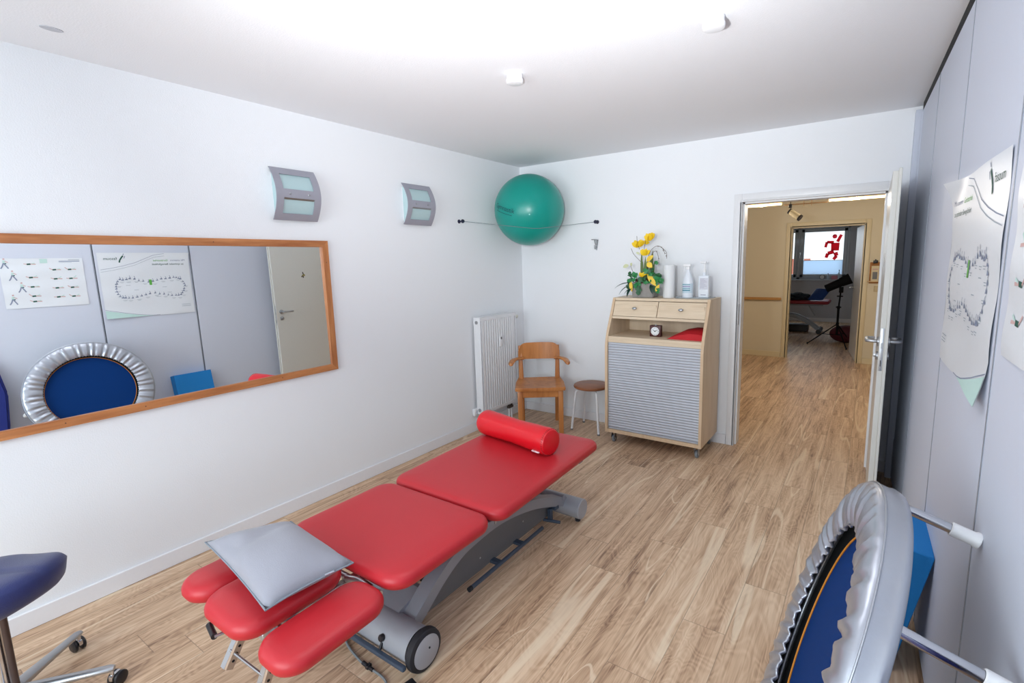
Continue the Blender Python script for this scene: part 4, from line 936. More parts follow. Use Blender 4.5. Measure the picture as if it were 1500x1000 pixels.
# grey pillow
def cushion(name, corners, thick, m, parent=None, base=None, folds=None):
    b = BM(); n = 18; c00, c10, c11, c01 = [V(c) for c in corners]; tops = []; bots = []
    for j in range(n + 1):
        rt_, rb2 = [], []
        for i in range(n + 1):
            u, v = i / n, j / n; a, c = 2 * u - 1, 2 * v - 1
            pin = 0.05; uu = 0.5 + (a * (1 - pin * (1 - c * c))) / 2; vv_ = 0.5 + (c * (1 - pin * (1 - a * a))) / 2
            p = c00 * (1 - uu) * (1 - vv_) + c10 * uu * (1 - vv_) + c11 * uu * vv_ + c01 * (1 - uu) * vv_
            h = (max(0, 1 - abs(a) ** 2.6) * max(0, 1 - abs(c) ** 2.6)) ** 0.55
            f = folds(a, c) * h if folds else 0
            rt_.append(b.verts.new(p + V((0, 0, thick * h * 0.62 + f)))); 
            rb2.append(rt_[-1] if (i in (0, n) or j in (0, n)) else b.verts.new(p - V((0, 0, thick * h * 0.52))))
        tops.append(rt_); bots.append(rb2)
    for j in range(n):
        for i in range(n):
            b.faces.new((tops[j][i], tops[j][i + 1], tops[j + 1][i + 1], tops[j + 1][i]))
            q = (bots[j][i], bots[j + 1][i], bots[j + 1][i + 1], bots[j][i + 1])
            if len(set(q)) == 4:
                try: b.faces.new(q)
                except ValueError: pass
    edge = [tops[0][i].co.copy() for i in range(n)] + [tops[j][n].co.copy() for j in range(n)] + [tops[n][n - i].co.copy() for i in range(n)] + [tops[n - j][0].co.copy() for j in range(n)]
    o = obj(name, b, m, parent, angle=180); return o, edge
zp = 0.548
t = thing('pillow', 'light grey pillow with piped edges lying on the near end of the massage table', 'pillow', (1.30, -3.38, 0.495))
o, edge = cushion('pillow_cover', [(1.018, -3.478, zp + 0.012), (1.560, -3.540, zp - 0.004), (1.600, -3.262, zp + 0.010), (1.165, -3.232, zp + 0.02)], 0.104, 'pillow', t,
    folds=lambda a, c: 0.008 * math.sin(3.1 * a + 1.7 * c) * math.cos(2.3 * c) - 0.030 * math.exp(-((a + 0.50) ** 2 + (c + 0.80) ** 2) / 0.04) - 0.012 * math.exp(-((a + 0.45 + 0.3 * c) ** 2) / 0.012))
b = BM(); add_tube(b, edge, 0.0032, 6, closed=True); obj('piping', b, mat('grey_piping', (128, 136, 146), 0.6), t)
b = BM(); p = edge[18 + 12]; add_tube(b, [p + V((0, 0, 0.004)), p + V((0.010, 0.028, 0.006))], 0.004, 6); obj('zip_pull', b, 'alu', t)

# cable and foot pad
b = BM(); add_tube(b, smooth_path([(1.24, -2.98, 0.03), (1.20, -3.05, 0.008), (1.28, -3.115, 0.006), (1.40, -3.145, 0.006), (1.47, -3.150, 0.006), (1.56, -3.152, 0.006), (1.60, -3.18, 0.006), (1.60, -3.30, 0.006)], 6), 0.0045, 8); 
t = thing('power_cable', 'grey power cable with black coupling on the floor under the massage table', 'cable', (1.4, -3.12, 0)); obj('cable_sheath', b, mat('grey_cable', (128, 134, 138), 0.5), t)
b = BM(); add_cyl(b, (1.435, -3.148, 0.008), (1.50, -3.151, 0.008), 0.008, 0.007, 10); add_box(b, (1.462, -3.160, 0.002), (1.478, -3.138, 0.018), 0.002, 1); obj('coupling', b, 'black', t)
b = BM(); add_box(b, (-0.09, -0.09, 0), (0.09, 0.09, 0.022), 0.006, 2, mtx=Matrix.Translation((1.735, -3.205, 0)) @ Matrix.Rotation(math.radians(78.7), 4, 'Z')); t = thing('foot_switch', 'flat black foot switch on the floor by the near wheel', 'foot switch', (1.735, -3.205, 0)); obj('housing', b, 'black', t)

# ------------------------------------------------------------------ fitted wardrobe
wa = thing('wardrobe', 'floor to ceiling silver grey sliding wardrobe along the right wall', 'wardrobe', (3.5, -2.5, 0))
seams = [-0.10, -0.87, -1.742, -2.56, -3.38, -4.2, -5.0, -5.88]
for a, c in zip(seams[:-1], seams[1:]):
    for_y0, for_y1 = c + 0.004, a - 0.004
    b = BM(); add_prism(b, [(WX(for_y0), for_y0, 0.02), (WX(for_y1), for_y1, 0.02), (WX(for_y1) + 0.02, for_y1, 0.02), (WX(for_y0) + 0.02, for_y0, 0.02)], (0, 0, 2.43)); pn = obj('door_panel', b, 'wardrobe', wa, smooth=False)
    b = BM(); 
    for yy0, yy1 in ((a - 0.013, a - 0.004),):
        add_prism(b, [(WX(yy0) - 0.0015, yy0, 0.02), (WX(yy1) - 0.0015, yy1, 0.02), (WX(yy1) + 0.001, yy1, 0.02), (WX(yy0) + 0.001, yy0, 0.02)], (0, 0, 2.43))
    obj('edge_profile', b, 'profile', pn, smooth=False)
b = BM(); add_prism(b, [(WX(-5.9) + 0.035, -5.9, 0.0), (WX(-0.1) + 0.035, -0.1, 0.0), (3.90, -0.1, 0.0), (3.90, -5.9, 0.0)], (0, 0, 2.5)); obj('carcass', b, 'dark', wa, smooth=False)
b = BM(); add_prism(b, [(3.18, -0.10, 0.0), (3.245, -0.10, 0.0), (3.245, 0.0, 0.0), (3.18, 0.0, 0.0)], (0, 0, 2.46))
add_prism(b, [(3.235, -0.13, 0.30), (3.21, -0.13, 0.30), (3.21, -0.11, 0.30), (3.235, -0.11, 0.30)], (0, 0, 2.14)); obj('filler_panel', b, 'wardrobe', wa, smooth=False)
b = BM(); add_prism(b, [(WX(-5.9) + 0.0, -5.9, 2.455), (WX(-0.1) + 0.0, -0.1, 2.455), (WX(-0.1) + 0.034, -0.1, 2.455), (WX(-5.9) + 0.034, -5.9, 2.455)], (0, 0, 0.045)); obj('top_track', b, 'dark', wa, smooth=False)

# posters
ROT = math.atan(0.0256)
PR = V((0.0256, -1, 0)).normalized(); PU = V((0, 0, 1)); PN = V((-1, -0.0256, 0)).normalized()
def poster(name, label, ya, yb, z0, z1, draw, wob=0.004, skew_=0.0, curl=True):
    """ya = far edge, yb = near edge; s runs from far to near, t from bottom to top"""
    Lh = ya - yb; Hh = z1 - z0; O = V((WX(ya), ya, z0))
    def W(s, q): 
        w_ = 0.003 + wob * (0.5 + 0.5 * math.sin(s * 9.0 + q * 2.0)) * (0.4 + 0.6 * abs(2 * q - 1)) + 0.002 * math.sin(q * 17 + s * 3)
        if curl: w_ += 0.040 * max(0, 1 - (s * 3.2 + (1 - q) * 5.5)) ** 2 * 4 * 0.25 + 0.018 * max(0, 1 - ((1 - s) * 2.0 + q * 6)) 
        return O + PR * (s * Lh / PR.y * -1) + PU * (q * Hh + skew_ * s) + PN * w_
    t = thing(name, label, 'poster', O)
    b = BM(); n1, n2 = 30, 22; G = [[b.verts.new(W(i / n1, j / n2)) for i in range(n1 + 1)] for j in range(n2 + 1)]
    for j in range(n2):
        for i in range(n1): b.faces.new((G[j][i], G[j][i + 1], G[j + 1][i + 1], G[j + 1][i]))
    solid(b, list(b.faces), 0.0003)
    obj('sheet', b, 'paper', t, angle=60)
    b = BM()
    def Wp(s, q): return W(s, q) + PN * 0.0014
    def quad(pts, mi): f = b.faces.new([b.verts.new(Wp(*p)) for p in pts]); f.material_index = mi
    def stroke(pts, w, mi):
        for (s0, q0), (s1, q1) in zip(pts[:-1], pts[1:]):
            dx, dy = (s1 - s0) * Lh, (q1 - q0) * Hh; l = math.hypot(dx, dy) or 1; nx, ny = -dy / l * w / 2 / Lh, dx / l * w / 2 / Hh
            quad([(s0 - nx, q0 - ny), (s1 - nx, q1 - ny), (s1 + nx, q1 + ny), (s0 + nx, q0 + ny)], mi)
    def text(s_, x, y, size, mi, align='LEFT'):
        add_text(b, s_, (0, 0, 0), (1, 0, 0), (0, 1, 0), size, mi, align=align, wrap=lambda u, v: Wp(x + u / Lh, y + v / Hh))
    draw(quad, stroke, text, Lh, Hh)
    obj('printing', b, ['ink', 'ink2', 'green', 'dkgreen', 'mint', 'skin_ink'], t, smooth=False)
def draw1(quad, stroke, text, Lh, Hh):
    # logo, near top corner
    stroke([(0.735, 0.955), (0.755, 0.925), (0.775, 0.885), (0.783, 0.85)][::-1], 0.012, 3); stroke([(0.716, 0.95), (0.728, 0.915)], 0.006, 0); stroke([(0.728, 0.985), (0.734, 0.965)], 0.007, 0)
    text('fasoum', 0.80, 0.892, 0.038, 3)
    random.seed(3)
    text('Mit unserem ', 0.045, 0.865, 0.026, 0); text('Gerätezirkel', 0.245, 0.865, 0.026, 2); text('zu optimaler Beweglichkeit', 0.065, 0.805, 0.026, 3)
    # sweeping lines
    for dy, mi in ((0, 0), (-0.035, 1)):
        stroke([(0.28, 0.985 + dy), (0.40, 0.965 + dy), (0.52, 0.90 + dy), (0.62, 0.845 + dy), (0.75, 0.80 + dy), (0.88, 0.765 + dy), (0.985, 0.745 + dy)], 0.0028, mi)
    # figure-of-eight of stations
    N_ = 46
    for k in range(N_):
        a = 2 * PI * k / N_
        x = 0.46 + 0.385 * math.cos(a) ; y = 0.44 + math.sin(a) * (0.085 + 0.19 * abs(math.cos(a)) ** 1.3 * (1 if abs(math.cos(a)) < .8 else 1.15))
        x += random.uniform(-.006, .006); y += random.uniform(-.008, .008); w_ = random.uniform(0.018, 0.028); h = random.uniform(0.012, 0.022)
        quad([(x, y), (x + w_ / Lh, y + 0.002), (x + w_ * .8 / Lh, y + h * .5 / Hh), (x + w_ * .2 / Lh, y + h / Hh)], 0)
        stroke([(x + w_ * .3 / Lh, y + h / Hh), (x + w_ * .5 / Lh, y + h * 1.7 / Hh)], 0.004, 0)
        if k % 2 == 0: stroke([(x - 0.03, y - 0.03), (x + 0.02, y - 0.03)], 0.0025, 1); stroke([(x - 0.02, y - 0.042), (x + 0.01, y - 0.042)], 0.0025, 1)
    quad([(0.462, 0.49), (0.492, 0.49), (0.492, 0.575), (0.462, 0.575)], 2)
    for x, y in ((0.3, 0.45), (0.62, 0.42), (0.25, 0.36), (0.7, 0.5), (0.38, 0.3), (0.55, 0.55)): stroke([(x, y), (x + 0.05, y)], 0.003, 1)
    # mint corner at the bottom, near side
    for k in range(20):
        sa, sb = 0.50 + k * 0.025, 0.525 + k * 0.025; fa = lambda x: 0.002 + 0.125 * ((x - 0.5) / 0.5) ** 1.3
        for q in range(4): quad([(sa, 0.001 + (fa(sa) - .001) * q / 4), (sb, 0.001 + (fa(sb) - .001) * q / 4), (sb, 0.001 + (fa(sb) - .001) * (q + 1) / 4), (sa, 0.001 + (fa(sa) - .001) * (q + 1) / 4)], 4)
    stroke([(0.42, 0.006), (0.5, 0.006), (0.6, 0.02), (0.7, 0.045), (0.8, 0.072), (0.9, 0.105), (1.0, 0.137)], 0.003, 0); stroke([(0.80, 0.045), (0.93, 0.06)], 0.004, 0)
    for q in (0.15, 0.13, 0.115): stroke([(0.04, q), (0.15, q)], 0.003, 1)
poster('circuit_poster', 'white poster with a figure-of-eight training circuit and green logo on the wardrobe', -1.768, -2.535, 1.165, 1.815, draw1)
def draw2(quad, stroke, text, Lh, Hh):
    random.seed(8)
    quad([(0.44, 0.90), (0.53, 0.90), (0.53, 0.985), (0.44, 0.985)], 4)
    stroke([(0.04, 0.965), (0.18, 0.965)], 0.006, 1); stroke([(0.04, 0.935), (0.30, 0.935)], 0.007, 0); stroke([(0.14, 0.91), (0.30, 0.91)], 0.003, 1)
    def fig(x, y, k):
        if k == 0:      # standing figures
            stroke([(x, y + 0.10), (x + 0.01, y + 0.05)], 0.016, 4); stroke([(x + 0.01, y + 0.05), (x - 0.02, y - 0.02), (x - 0.035, y - 0.06)], 0.009, 0); stroke([(x + 0.01, y + 0.05), (x + 0.03, y - 0.02), (x + 0.05, y - 0.06)], 0.009, 0); stroke([(x, y + 0.115), (x + 0.004, y + 0.14)], 0.012, 5); stroke([(x, y + 0.09), (x - 0.04, y + 0.06)], 0.006, 5)
            quad([(x - 0.02, y + 0.03), (x - 0.002, y + 0.03), (x - 0.002, y + 0.05), (x - 0.02, y + 0.05)], 3)
        else:           # lying figures
            stroke([(x - 0.06, y), (x, y + 0.004)], 0.008, 5); stroke([(x, y + 0.004), (x + 0.045, y)], 0.013, 3); stroke([(x - 0.01, y + 0.01), (x - 0.05, y + random.uniform(0.02, 0.06))], 0.007, 4); stroke([(x + 0.045, y + 0.0), (x + 0.08, y + random.uniform(0.0, 0.05))], 0.006, 5)
    for j in range(4):
        fig(0.16, 0.76 - 0.19 * j, 1); fig(0.35, 0.76 - 0.19 * j, 1); fig(0.64, 0.80 - 0.19 * j if j else 0.88, 1)
    fig(0.64, 0.12, 1); fig(0.93, 0.86, 0); fig(0.86, 0.62, 0); fig(0.78, 0.38, 0); fig(0.90, 0.14, 0)
poster('exercise_poster', 'white poster with small drawings of exercise poses on the wardrobe', -2.645, -3.20, 1.325, 1.765, draw2, 0.002, curl=False)

# ------------------------------------------------------------------ trampoline
TC = V((2.928, -2.801, 0.540)); th = math.radians(16.9); ps = math.radians(-2.5)
nrm = V((-math.cos(th) * math.cos(ps), math.cos(th) * math.sin(ps), math.sin(th))); side = V((0, 0, 1)).cross(nrm).normalized() * -1; upv = side.cross(nrm); 
if upv.z < 0: upv = -upv
if side.y < 0: side = -side
def TP(r, a, w): return TC + side * (math.sin(a) * r) + upv * (math.cos(a) * r) + nrm * w     # a from top toward +y
t = thing('trampoline', 'mini trampoline with pleated silver cover and blue mat leaning on the wardrobe', 'trampoline', (TC.x, TC.y, 0))
b = BM(); NA = 288; RO, RI = 0.462, 0.330; rows = []
random.seed(11); phs = [random.uniform(0, 6.28) for _ in range(6)]
for i in range(NA):
    a = 2 * PI * i / NA
    pl = 0.6 * math.sin(a * 47 + 1.3 * math.sin(a * 5)) + 0.4 * math.sin(a * 71 + phs[0] + 2 * math.sin(a * 3)); 
    ring = []
    sec = [(RO - 0.012, -0.070, 0), (RO - 0.001, -0.066, 0), (RO + 0.003, -0.052, 0.0), (RO, -0.048, 0.1), (RO + 0.001, -0.020, 0.15), (RO - 0.002, -0.006, 0.1), (RO - 0.006, 0.0, 0.1), (RO - 0.016, 0.007, 0.3), (RO - 0.05, 0.012, 0.8), (RO - 0.085, 0.010, 1.0), (RI + 0.022, 0.004, 1.0), (RI + 0.008, -0.002, 0.8), (RI, -0.005, 1.0), (RI + 0.004, -0.012, 0.8), (RI + 0.030, -0.012, 0.4), (RI + 0.08, -0.010, 0.1)]
    for r, w_, k in sec:
        amp = 0.0090 * k; dr = (0.004 * math.sin(a * 140 + i) if abs(r - RI) < 0.01 else 0)
        ring.append(b.verts.new(TP(r + dr, a, w_ + pl * amp)))
    rows.append(ring)
for i in range(NA):
    A, B = rows[i], rows[(i + 1) % NA]
    for k in range(len(A) - 1): b.faces.new((A[k], A[k + 1], B[k + 1], B[k]))
cv = obj('padded_cover', b, 'silver', t, angle=180)
b = BM(); add_tube(b, [TP(RO + 0.0015, 2 * PI * i / 96, -0.012) for i in range(96)], 0.0022, 6, closed=True); obj('cover_seam', b, 'alu', cv)
b = BM(); add_tube(b, [TP(RO - 0.025, 2 * PI * i / 96, -0.035) for i in range(96)], 0.014, 12, closed=True); obj('rim_tube', b, 'steel', t)
b = BM(); n = 96; c0 = b.verts.new(TP(0, 0, -0.045)); rr = [[b.verts.new(TP(r, 2 * PI * i / n, -0.045)) for i in range(n)] for r in (0.16, 0.322)]
for i in range(n):
    b.faces.new((c0, rr[0][i], rr[0][(i + 1) % n])); b.faces.new((rr[0][i], rr[1][i], rr[1][(i + 1) % n], rr[0][(i + 1) % n]))
solid(b, list(b.faces), 0.002); mt_ = obj('jump_mat', b, 'mat_blue', t)
b = BM(); add_tube(b, [TP(0.322, 2 * PI * i / 96, -0.042) for i in range(96)], 0.0028, 6, closed=True); obj('binding', b, 'orange', mt_)
b = BM(); ra = [b.verts.new(TP(0.321, 2 * PI * i / 96, -0.048)) for i in range(96)]; rb = [b.verts.new(TP(0.438, 2 * PI * i / 96, -0.040)) for i in range(96)]
for i in range(96): b.faces.new((ra[i], rb[i], rb[(i + 1) % 96], ra[(i + 1) % 96]))
solid(b, list(b.faces), 0.002)
obj('elastic_band', b, 'dark', t)
bk = V((math.cos(th), 0, -math.sin(th)))
for k in (0, 2, 3, 4, 5):
    a = math.radians(19 + 60 * k); o_ = TP(0.430, a, -0.045); L_ = 0.215
    if k in (2, 3, 4):
        L_ = min(0.235, (o_.z - 0.018) / math.sin(th)) if o_.z < 0.2 else 0.21
    else:
        L_ = (WX(o_.y) - o_.x) / bk.x - 0.004
    e_ = o_ + bk * L_
    b = BM(); add_cyl(b, o_, e_ - bk * 0.01, 0.0125, seg=16); lg = obj('leg', b, 'chrome', t)
    b = BM(); add_lathe(b, [(0.0135, -0.060), (0.0175, -0.058), (0.0175, -0.012), (0.020, -0.008), (0.020, 0.0), (0, 0.002)], e_, bk, 20); obj('rubber_tip', b, 'white', lg)

# blue foam block
al = math.radians(11); bo = V((3.066, 0, 0.020)); upb = V((math.sin(al), 0, math.cos(al))); thb = V((math.cos(al), 0, -math.sin(al)))
b = BM(); hb, tb = 0.50, 0.105
pl = [bo, bo + thb * tb, bo + thb * tb + upb * hb, bo + upb * hb]
add_prism(b, [V((p.x, -1.725, p.z)) for p in pl], (0, -0.36, 0)); bmesh.ops.bevel(b, geom=list(b.edges), offset=0.003, segments=1, affect='EDGES')
t = thing('foam_block', 'bright blue foam block leaning on the wardrobe beside the trampoline', 'foam block', (3.0, -1.9, 0)); obj('foam', b, 'foam', t)
# rolled-top blue mat leaning on the wardrobe (seen in the mirror)
b = BM(); pts = []
for (y, z) in ((-3.40, 0.0), (-3.33, 0.30), (-3.30, 0.60), (-3.325, 0.80), (-3.40, 0.93), (-3.52, 0.98), (-3.80, 0.98), (-3.90, 0.90), (-3.92, 0.0)): pts.append((y, z))
lean = lambda z: 3.10 + 0.13 * z
A = [b.verts.new((lean(z), y, z)) for y, z in pts]; B = [b.verts.new((lean(z) + 0.06, y, z)) for y, z in pts]; n = len(A)
b.faces.new(A); b.faces.new(list(reversed(B)))
for k in range(n): b.faces.new((A[k], B[k], B[(k + 1) % n], A[(k + 1) % n]))
bmesh.ops.recalc_face_normals(b, faces=b.faces); bmesh.ops.bevel(b, geom=list(b.edges), offset=0.02, segments=3, affect='EDGES')
t = thing('exercise_mat', 'dark blue padded mat at the left edge of the mirror reflection', 'mat', (3.15, -3.6, 0)); obj('mat_body', b, 'royal', t)

# ------------------------------------------------------------------ saddle stool
P0_ = V((0.552, -3.972, 0)); t = thing('saddle_stool', 'dark blue saddle stool on a chrome five-star base beside the left wall', 'stool', P0_)
b = BM(); nx, ny = 26, 18; tops, bots = [], []
SC = V((0.575, -3.985, 0.545)); dirx = V((math.cos(math.radians(32)), math.sin(math.radians(32)), 0)); diry = V((-dirx.y, dirx.x, 0))
for j in range(ny + 1):
    rt_, rb2 = [], []
    for i in range(nx + 1):
        a, c = 2 * i / nx - 1, 2 * j / ny - 1
        aa = a * math.sqrt(1 - c * c * 0.42); cc = c * math.sqrt(1 - a * a * 0.42)
        h = max(0, 1 - a ** 6) * max(0, 1 - c ** 4); h = h ** 0.42
        rise = 0.036 * a * abs(a) - 0.02 * cc * cc - 0.02 * max(0, a) ** 6
        groove = -0.006 * (abs(math.sin(c * 11)) < 0.16) * (h > .3)
        p = SC + dirx * (aa * 0.235) + diry * (cc * 0.17) + V((0, 0, rise))
        rt_.append(b.verts.new(p + V((0, 0, 0.022 * h + groove)))); rb2.append(rt_[-1] if (i in (0, nx) or j in (0, ny)) else b.verts.new(p - V((0, 0, 0.135 * h * (1 - 0.30 * a)))))
    tops.append(rt_); bots.append(rb2)
for j in range(ny):
    for i in range(nx):
        b.faces.new((tops[j][i], tops[j][i + 1], tops[j + 1][i + 1], tops[j + 1][i])); q = (bots[j][i], bots[j + 1][i], bots[j + 1][i + 1], bots[j][i + 1])
        if len(set(q)) == 4:
            try: b.faces.new(q)
            except ValueError: pass
obj('seat', b, 'navy', t, angle=180)
b = BM(); add_cyl(b, P0_ + V((0, 0, 0.09)), P0_ + V((0, 0, 0.42)), 0.026, 0.024); add_cyl(b, P0_ + V((0, 0, 0.42)), P0_ + V((0, 0, 0.47)), 0.014); add_cyl(b, P0_ + V((0, 0, 0.405)), P0_ + V((0, 0, 0.43)), 0.028, mi=1); obj('gas_lift', b, ['chrome', 'black'], t)
b = BM(); add_cyl(b, P0_ + V((0.045, 0.02, 0.06)), P0_ + V((0.045, 0.02, 0.46)), 0.010); obj('lever_tube', b, mat('dark_bronze_tube', (88, 76, 74), 0.35, metal=0.7), t)
b = BM(); add_lathe(b, [(0, 0.055), (0.045, 0.060), (0.045, 0.095), (0.030, 0.110), (0, 0.110)], P0_, seg=24); obj('hub', b, 'steel', t)
for k in range(5):
    a = math.radians(56 + 72 * k); dn = V((math.cos(a), math.sin(a), 0)); sd3 = V((-dn.y, dn.x, 0)); e_ = P0_ + dn * 0.295
    b = BM(); prev = None
    for s, wv, hv, zv in ((0.02, 0.026, 0.022, 0.084), (0.12, 0.021, 0.017, 0.084), (0.22, 0.018, 0.013, 0.082), (0.29, 0.017, 0.012, 0.080), (0.305, 0.012, 0.008, 0.079)):
        c = P0_ + dn * s + V((0, 0, zv)); ring = [b.verts.new(c + sd3 * (math.cos(q) * wv) + V((0, 0, math.sin(q) * hv))) for q in [2 * PI * m_ / 12 for m_ in range(12)]]
        if prev:
            for q in range(12): b.faces.new((prev[q], prev[(q + 1) % 12], ring[(q + 1) % 12], ring[q]))
        else: b.faces.new(list(reversed(ring)))
        prev = ring
    b.faces.new(prev); lg = obj('base_arm', b, 'steel', t, angle=50)
    b = BM(); ca_ = a + 1.1; cd_ = V((math.cos(ca_), math.sin(ca_), 0)); cs_ = V((-cd_.y, cd_.x, 0)); wc = e_ + cd_ * 0.018 + V((0, 0, 0.026))
    add_cyl(b, e_ + V((0, 0, 0.04)), e_ + V((0, 0, 0.075)), 0.006, mi=1)
    for s in (-1, 1): add_lathe(b, [(0, 0), (0.022, 0), (0.026, 0.004), (0.026, 0.012), (0.020, 0.016), (0, 0.016)], wc + cs_ * (s * 0.006), cs_ * s, 20)
    add_box(b, V((-0.012, -0.007, 0.0)), V((0.03, 0.007, 0.022)), 0.004, 2, 1, Matrix.Translation(e_ + V((0, 0, 0.030))) @ Matrix.Rotation(ca_, 4, 'Z'))
    obj('caster', b, ['black', 'chrome'], lg)

# ------------------------------------------------------------------ hallway
def tube_lamp(x0, x1, y, z, label):
    t = thing('tube_lamp', label, 'lamp', ((x0 + x1) / 2, y, z), 0, 'glowing tube lamps in the hallway')
    b = BM(); add_cyl(b, (x0, y, z), (x1, y, z), 0.012, seg=12); obj('tube', b, 'tube', t)
    b = BM(); add_box(b, (x0 - 0.02, y - 0.02, z + 0.014), (x1 + 0.02, y + 0.02, z + 0.05), 0.004, 1); obj('housing', b, 'cream_white', t)
    b = BM()
    for x in (x0 + 0.12, x1 - 0.12): add_cyl(b, (x, y, z + 0.045), (x, y, WZ), 0.0025, seg=6)
    obj('hanging_wire', b, 'steel', t)
    for k in (0.25, 0.75): light('hall_tube_glow', 'POINT', (x0 + (x1 - x0) * k, y, z - 0.035), ((x0 + x1) / 2, y, 0), 11.0, (1.0, 0.93, 0.84), shadow_soft_size=0.015)
tube_lamp(1.20, 2.13, 2.0, 2.135, 'glowing tube lamp in the hallway, left one')
tube_lamp(2.585, 3.50, 2.0, 2.135, 'glowing tube lamp in the hallway, right one')
t = thing('track_spotlight', 'small white spotlight with black rings hanging in the hallway', 'spotlight', (2.22, 2.0, 2.15))
b = BM(); add_box(b, (2.205, 1.985, 2.085), (2.235, 2.015, 2.125), 0.002, 1); add_cyl(b, (2.22, 2.0, 2.12), (2.22, 2.0, WZ), 0.004, seg=8); add_cyl(b, (2.22, 2.0, 2.09), (2.235, 2.0, 2.03), 0.004, seg=8); obj('mount', b, 'black', t)
b = BM(); a, c = V((2.222, 2.0, 2.045)), V((2.315, 1.98, 1.975)); dd = (c - a); add_cyl(b, a, c, 0.030, 0.034, 24); obj('lamp_body', b, mat('cream_spot_body', (196, 180, 146), 0.4), t)
b = BM(); add_cyl(b, a - dd * 0.12, a + dd * 0.02, 0.031, 0.031, 24); add_cyl(b, c - dd * 0.02, c + dd * 0.14, 0.035, 0.036, 24); obj('ring', b, 'black', t)
b = BM()
for x in (2.345, 2.42): add_cyl(b, (x, 2.05, 2.10), (x, 2.05, WZ), 0.004, seg=8)
add_box(b, (2.15, 2.04, 2.118), (2.57, 2.06, 2.130)); tag(obj('lamp_rail', b, mat('tan_rail', (150, 116, 78), 0.5)), 'thin brown lamp rail between the two hallway tube lamps', 'rail')
b = BM(); add_box(b, (-1.0, HY - 0.055, 0.895), (1.885, HY - 0.035, 0.935), 0.006, 2); t = thing('handrail', 'narrow wooden handrail on the cream hallway wall', 'handrail', (0.5, HY, 0.9)); obj('rail', b, mat('ochre_rail', (184, 134, 70), 0.5), t)
b = BM()
for x in (0.0, 0.9, 1.75): add_box(b, (x - 0.01, HY - 0.04, 0.90), (x + 0.01, HY, 0.925))
obj('rail_bracket', b, 'steel', t)
t = thing('notice_board', 'brown cork board with shelf on the hallway wall beside the far door', 'board', (3.06, HY, 1.17))
b = BM(); add_box(b, (2.985, HY - 0.012, 1.155), (3.20, HY, 1.45), 0.002, 1); obj('board', b, 'cork', t)
b = BM(); add_box(b, (2.965, HY - 0.045, 1.175), (3.125, HY - 0.012, 1.187), 0.002, 1); obj('shelf', b, mat('light_shelf', (214, 180, 130), 0.5), t)
t = thing('picture_frame', 'small framed card standing on the cork board shelf', 'picture', (3.045, HY - 0.02, 1.187))
b = BM(); add_box(b, (3.005, HY - 0.030, 1.187), (3.095, HY - 0.018, 1.40), 0.002, 1); obj('frame', b, mat('cream_card', (218, 204, 172), 0.6), t)
b = BM(); add_box(b, (3.022, HY - 0.032, 1.215), (3.078, HY - 0.029, 1.315), mi=0); add_box(b, (3.018, HY - 0.0315, 1.345), (3.082, HY - 0.029, 1.36), mi=1); obj('picture', b, ['grey_panel', 'skin_ink'], t)
b = BM(); add_box(b, (3.02, HY - 0.04, 1.435), (3.075, HY - 0.012, 1.475), 0.004, 2); add_box(b, (3.038, HY - 0.03, 1.475), (3.055, HY - 0.02, 1.49), 0.003, 1); tag(obj('bulldog_clip', b, 'black'), 'black clip gripping the top of the cork board', 'clip')
t = thing('light_switch', 'cream light switch below the cork board', 'switch', (3.10, HY, 1.06)); b = BM(); add_box(b, (3.05, HY - 0.010, 1.04), (3.15, HY, 1.12), 0.003, 1); obj('plate', b, mat('beige_switch', (196, 178, 140), 0.5), t)
b = BM(); add_box(b, (3.06, HY - 0.014, 1.05), (3.14, HY - 0.010, 1.11), 0.002, 1); obj('rocker', b, mat('beige_rocker', (204, 188, 152), 0.5), t)
# door of the far room
ang = math.radians(97); hx, hy = 2.885, HY + 0.10
d2 = bpy.data.objects.new('door_2', None); C.objects.link(d2); d2['kind'] = 'structure'; d2.location = (hx, hy, 0); d2.rotation_euler = (0, 0, ang)
Wd = Matrix.Translation((hx, hy, 0)) @ Matrix.Rotation(ang, 4, 'Z')
b = BM(); add_box(b, (0.0, -0.04, 0.008), (0.86, 0.0, 1.975), 0.002, 1, mtx=Wd); obj('leaf', b, 'white', d2)
b = BM()
for s, y in ((1, 0.0), (-1, -0.04)):
    add_lathe(b, [(0, 0), (0.024, 0), (0.024, 0.008), (0, 0.008)], Wd @ V((0.80, y, 1.05)), (Wd.to_3x3() @ V((0, s, 0))), 16); add_tube(b, [Wd @ V(p) for p in smooth_path([(0.80, y, 1.05), (0.80, y + s * 0.045, 1.05), (0.78, y + s * 0.055, 1.05), (0.69, y + s * 0.055, 1.05)], 4)], 0.009, 10)
obj('door_handle', b, 'steel', d2)

